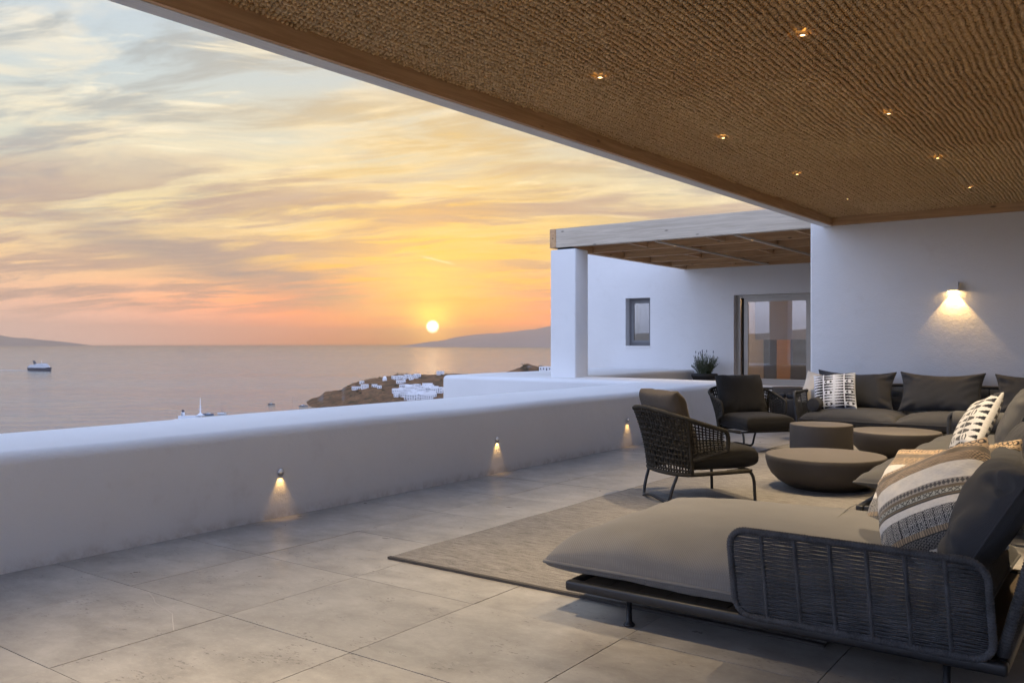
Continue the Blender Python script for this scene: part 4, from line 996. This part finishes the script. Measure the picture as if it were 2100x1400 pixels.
q = at(789, 1330); cpl = thing('domed_chapel', 'small white domed chapel on the headland', 'chapel', (q.x, q.y, ground_z(HL, q.x, q.y)), TH)
MB().box(-3, 3, -3, 3, -4, 4).build('wall', M['house'], cpl); MB().lathe([(3, 4), (2.9, 5.2), (2.3, 6.6), (1.2, 7.6), (0, 7.9)], 20).build('dome', M['dome'], cpl, True)
house(HL2, 1121, 752, 1, 'white two-storey house on the near headland beside the pillar', None, 760, .95); house(HL2, 1131, 753, 0, 'white house partly hidden by the plaster pillar', None, 765, .9)
def shrub(G, px, d, label):
    q = at(px, d); z = ground_z(G, q.x, q.y); o = thing('shrub', label, 'shrub', (q.x, q.y, z), 0, 'shrubs on the headlands'); m_ = MB()
    for _ in range(90):
        a_ = np.array([rs.gauss(0, 1.3), rs.gauss(0, 1.3), abs(rs.gauss(.8, .8))]); e_ = np.array([rs.gauss(0, .5) for _ in range(3)]); f_ = np.array([rs.gauss(0, .5) for _ in range(3)])
        m_.add([a_, a_ + e_, a_ + f_], None, [(0, 1, 2)])
    m_.build('foliage', bpy.data.materials.get('far_shrub') or simple('far_shrub', (.045, .045, .025), .9), o)
    MB().tube([(0, 0, -1), (0, 0, 1.2)], .12, 5).build('trunk', M['wood'], o)
for k in range(26): shrub(HL, rs.uniform(690, 920), rs.uniform(1230, 1420), 'small dark shrub on the dry headland')
for k in range(12): shrub(HL2, rs.uniform(1075, 1112), rs.uniform(735, 775), 'dark shrub on the crest of the near headland')

def hull(L, B, H, sheer=.3, n_=24, m_=7):
    G = np.zeros((n_, 2 * m_ - 1, 3))
    for i in range(n_):
        t_ = i / (n_ - 1); x = -L / 2 + L * t_; hb = B / 2 * (min(1, (1 - t_) / .38) ** .65 if t_ > .62 else .86 + .14 * min(1, t_ / .25)); zt = H * (1 + sheer * max(0, (t_ - .55) / .45) ** 2)
        for j in range(2 * m_ - 1):
            q = abs(j - (m_ - 1)) / (m_ - 1); s_ = -1 if j < m_ - 1 else 1
            G[i, j] = (x + (.06 * L * q * max(0, (t_ - .8) / .2)), s_ * hb * q ** .45, -H * .35 + (zt + H * .35) * q ** 1.6)
    m = MB().grid(G)
    for i in range(n_ - 1): m.add([G[i, 0], G[i + 1, 0], G[i + 1, -1], G[i, -1]], [(0, 3, 2, 1)])
    m.add(G[0], None, [(0, j, j + 1) for j in range(1, 2 * m_ - 2)])
    return m
def sea_at(px, y_): d = F * (EYE - SEA) / (y_ - CY); return at(px, d, SEA)
q = sea_at(82, 760.5); head = math.atan2(-q.y, -q.x) + R(35)
sp = thing('cruise_ship', 'distant cruise ship with dark hull and raked funnel on the open sea', 'ship', q, head); sp.scale = (.88,) * 3
hull(118, 24, 12, .2).build('hull', M['hull'], sp)
for k, (x0, x1, hb, z0, z1) in enumerate(((-54, 42, 11.4, 12, 16), (-50, 38, 11, 16, 19.5), (-44, 34, 10.4, 19.5, 23), (-16, 30, 9.8, 23, 26.5), (2, 26, 9, 26.5, 29))):
    box('deck', (x0, x1, -hb, hb, z0, z1 - .01), M['ship'], sp)
    box('window_band', (x0 + 1, x1 + .15, -hb - .15, hb + .15, z0 + 1.2, z0 + 2.5), M['deckc'], sp)
m_ = MB(); m_.add([(-30, -3, 23), (-20, -3, 23), (-20, 3, 23), (-30, 3, 23), (-40, -2, 38), (-33, -2, 38), (-33, 2, 38), (-40, 2, 38)], [(0, 3, 2, 1), (4, 5, 6, 7), (0, 1, 5, 4), (1, 2, 6, 5), (2, 3, 7, 6), (3, 0, 4, 7)]); m_.build('funnel', M['hull'], sp)
MB().tube([(10, 0, 29), (8, 0, 38)], .8, 8).build('mast', M['ship'], sp)
m_ = MB()
for sg in (-1, 1): m_.add([(62, sg * 2, .15), (20, sg * 13, .15), (-260, sg * 34, .15), (-250, sg * 26, .15), (20, sg * 8, .15)], [(0, 1, 2, 3)] if sg < 0 else [(3, 2, 1, 0)], [(0, 3, 4)] if sg < 0 else [(4, 3, 0)])
m_.add([(-58, -9, .16), (-58, 9, .16), (-420, 5, .16), (-420, -5, .16)], [(0, 1, 2, 3)])
wk = m_.build('ship_wake', simple('sea_foam', (.62, .63, .64), .8, 0, .3, .02)); wk.location = q; wk.rotation_euler = (0, 0, head); tag(wk, kind='stuff'); wk['label'] = 'pale foam wake trailing from the distant cruise ship'; wk['category'] = 'wake'
# moored ship whose hull hides behind the parapet: funnel and mast show
q = sea_at(398, 866); ms = thing('moored_ship', 'moored ship, only dark funnel and tall radar mast above the parapet', 'ship', q, TH + R(4))
hull(44, 8, 4).build('hull', M['ship'], ms); box('deckhouse', (-17, 8, -3, 3, 4, 8), M['ship'], ms)
MB().lathe([(0, 8), (2.3, 8), (2.0, 12.0), (1.8, 12.0)], 12, (-12.5, 0, 0)).build('funnel', M['ship'], ms, True); MB().lathe([(0, 14.5), (1.25, 14.5), (1.35, 12), (2.0, 11.9)], 12, (-12.5, 0, 0)).build('funnel_cap', M['hull'], ms, True)
box('funnel_stripe', (-13.2, -12.6, -2.35, -1.6, 8, 11.5), M['hull'], ms)
m_ = MB().tube([(7, 0, 8), (7, 0, 11), (7, 0, 28)], np.array((1.6, .8, .2)), 8); m_.tube([(4, 0, 15), (10, 0, 15)], .25, 6); m_.tube([(5, 0, 18), (9, 0, 18)], .2, 6); m_.build('mast', M['ship'], ms, True)
MB().lathe([(0, 8.01), (5.2, 8.01), (3.0, 9.2), (1.0, 11), (0, 11)], 14, (7, 0, 0)).build('mast_base', M['ship'], ms, True)
def sailboat(px, y_, L, mast, rz, label, hm, cat='sailboat', nm='sailing_boat'):
    b_ = thing(nm, label, cat, sea_at(px, y_), rz); hull(L, L * .28, L * .11).build('hull', hm, b_)
    box('cabin', (-L * .22, L * .14, -L * .08, L * .08, L * .10, L * .17), M['ship'], b_)
    if mast: MB().tube([(L * .05, 0, L * .1), (L * .05, 0, mast)], .16, 6).build('mast', M['deckc'], b_); MB().tube([(L * .05, 0, L * .26), (-L * .36, 0, L * .26)], .22, 6).build('boom', M['deckc'], b_)
    else: box('windscreen', (-L * .02, L * .18, -L * .07, L * .07, L * .17, L * .21), M['deckc'], b_); box('stern_deck', (-L * .46, -L * .22, -L * .1, L * .1, L * .10, L * .125), M['wood'], b_)
    return b_
sailboat(455, 848.5, 11, 15, TH + R(175), 'pale sailing boat with bare mast just above the parapet', M['ship'])
sailboat(556, 829, 10, 11, TH + R(20), 'dark-hulled sailing boat at anchor left of the headland', M['hull'])
sailboat(622, 833, 12, 0, TH + R(10), 'small motorboat moored at the headland tip', M['deckc'], 'motorboat', 'motor_boat')
sailboat(427, 850.5, 13, 0, TH + R(180), 'low blue working boat right of the radar mast', M['blue'], 'motorboat', 'motor_boat')
sailboat(600, 846, 13, 21, TH + R(95), 'sailing boat hidden by the parapet except its thin mast', M['ship'])

# ------------------------------------------------------------------ sea haze
hb = 33500
hm = bpy.data.materials.new('sea_haze'); hm.use_nodes = True; n_ = hm.node_tree; n_.nodes.clear()
pv = n_.nodes.new('ShaderNodeVolumePrincipled'); pv.inputs['Color'].default_value = (1.0, .97, .95, 1); pv.inputs['Density'].default_value = 4.5e-5; pv.inputs['Anisotropy'].default_value = .85
ho = n_.nodes.new('ShaderNodeOutputMaterial'); n_.links.new(pv.outputs[0], ho.inputs['Volume'])
tag(box('haze', (-hb, hb, -hb, hb, SEA - 30, 680.0), hm), kind='stuff')
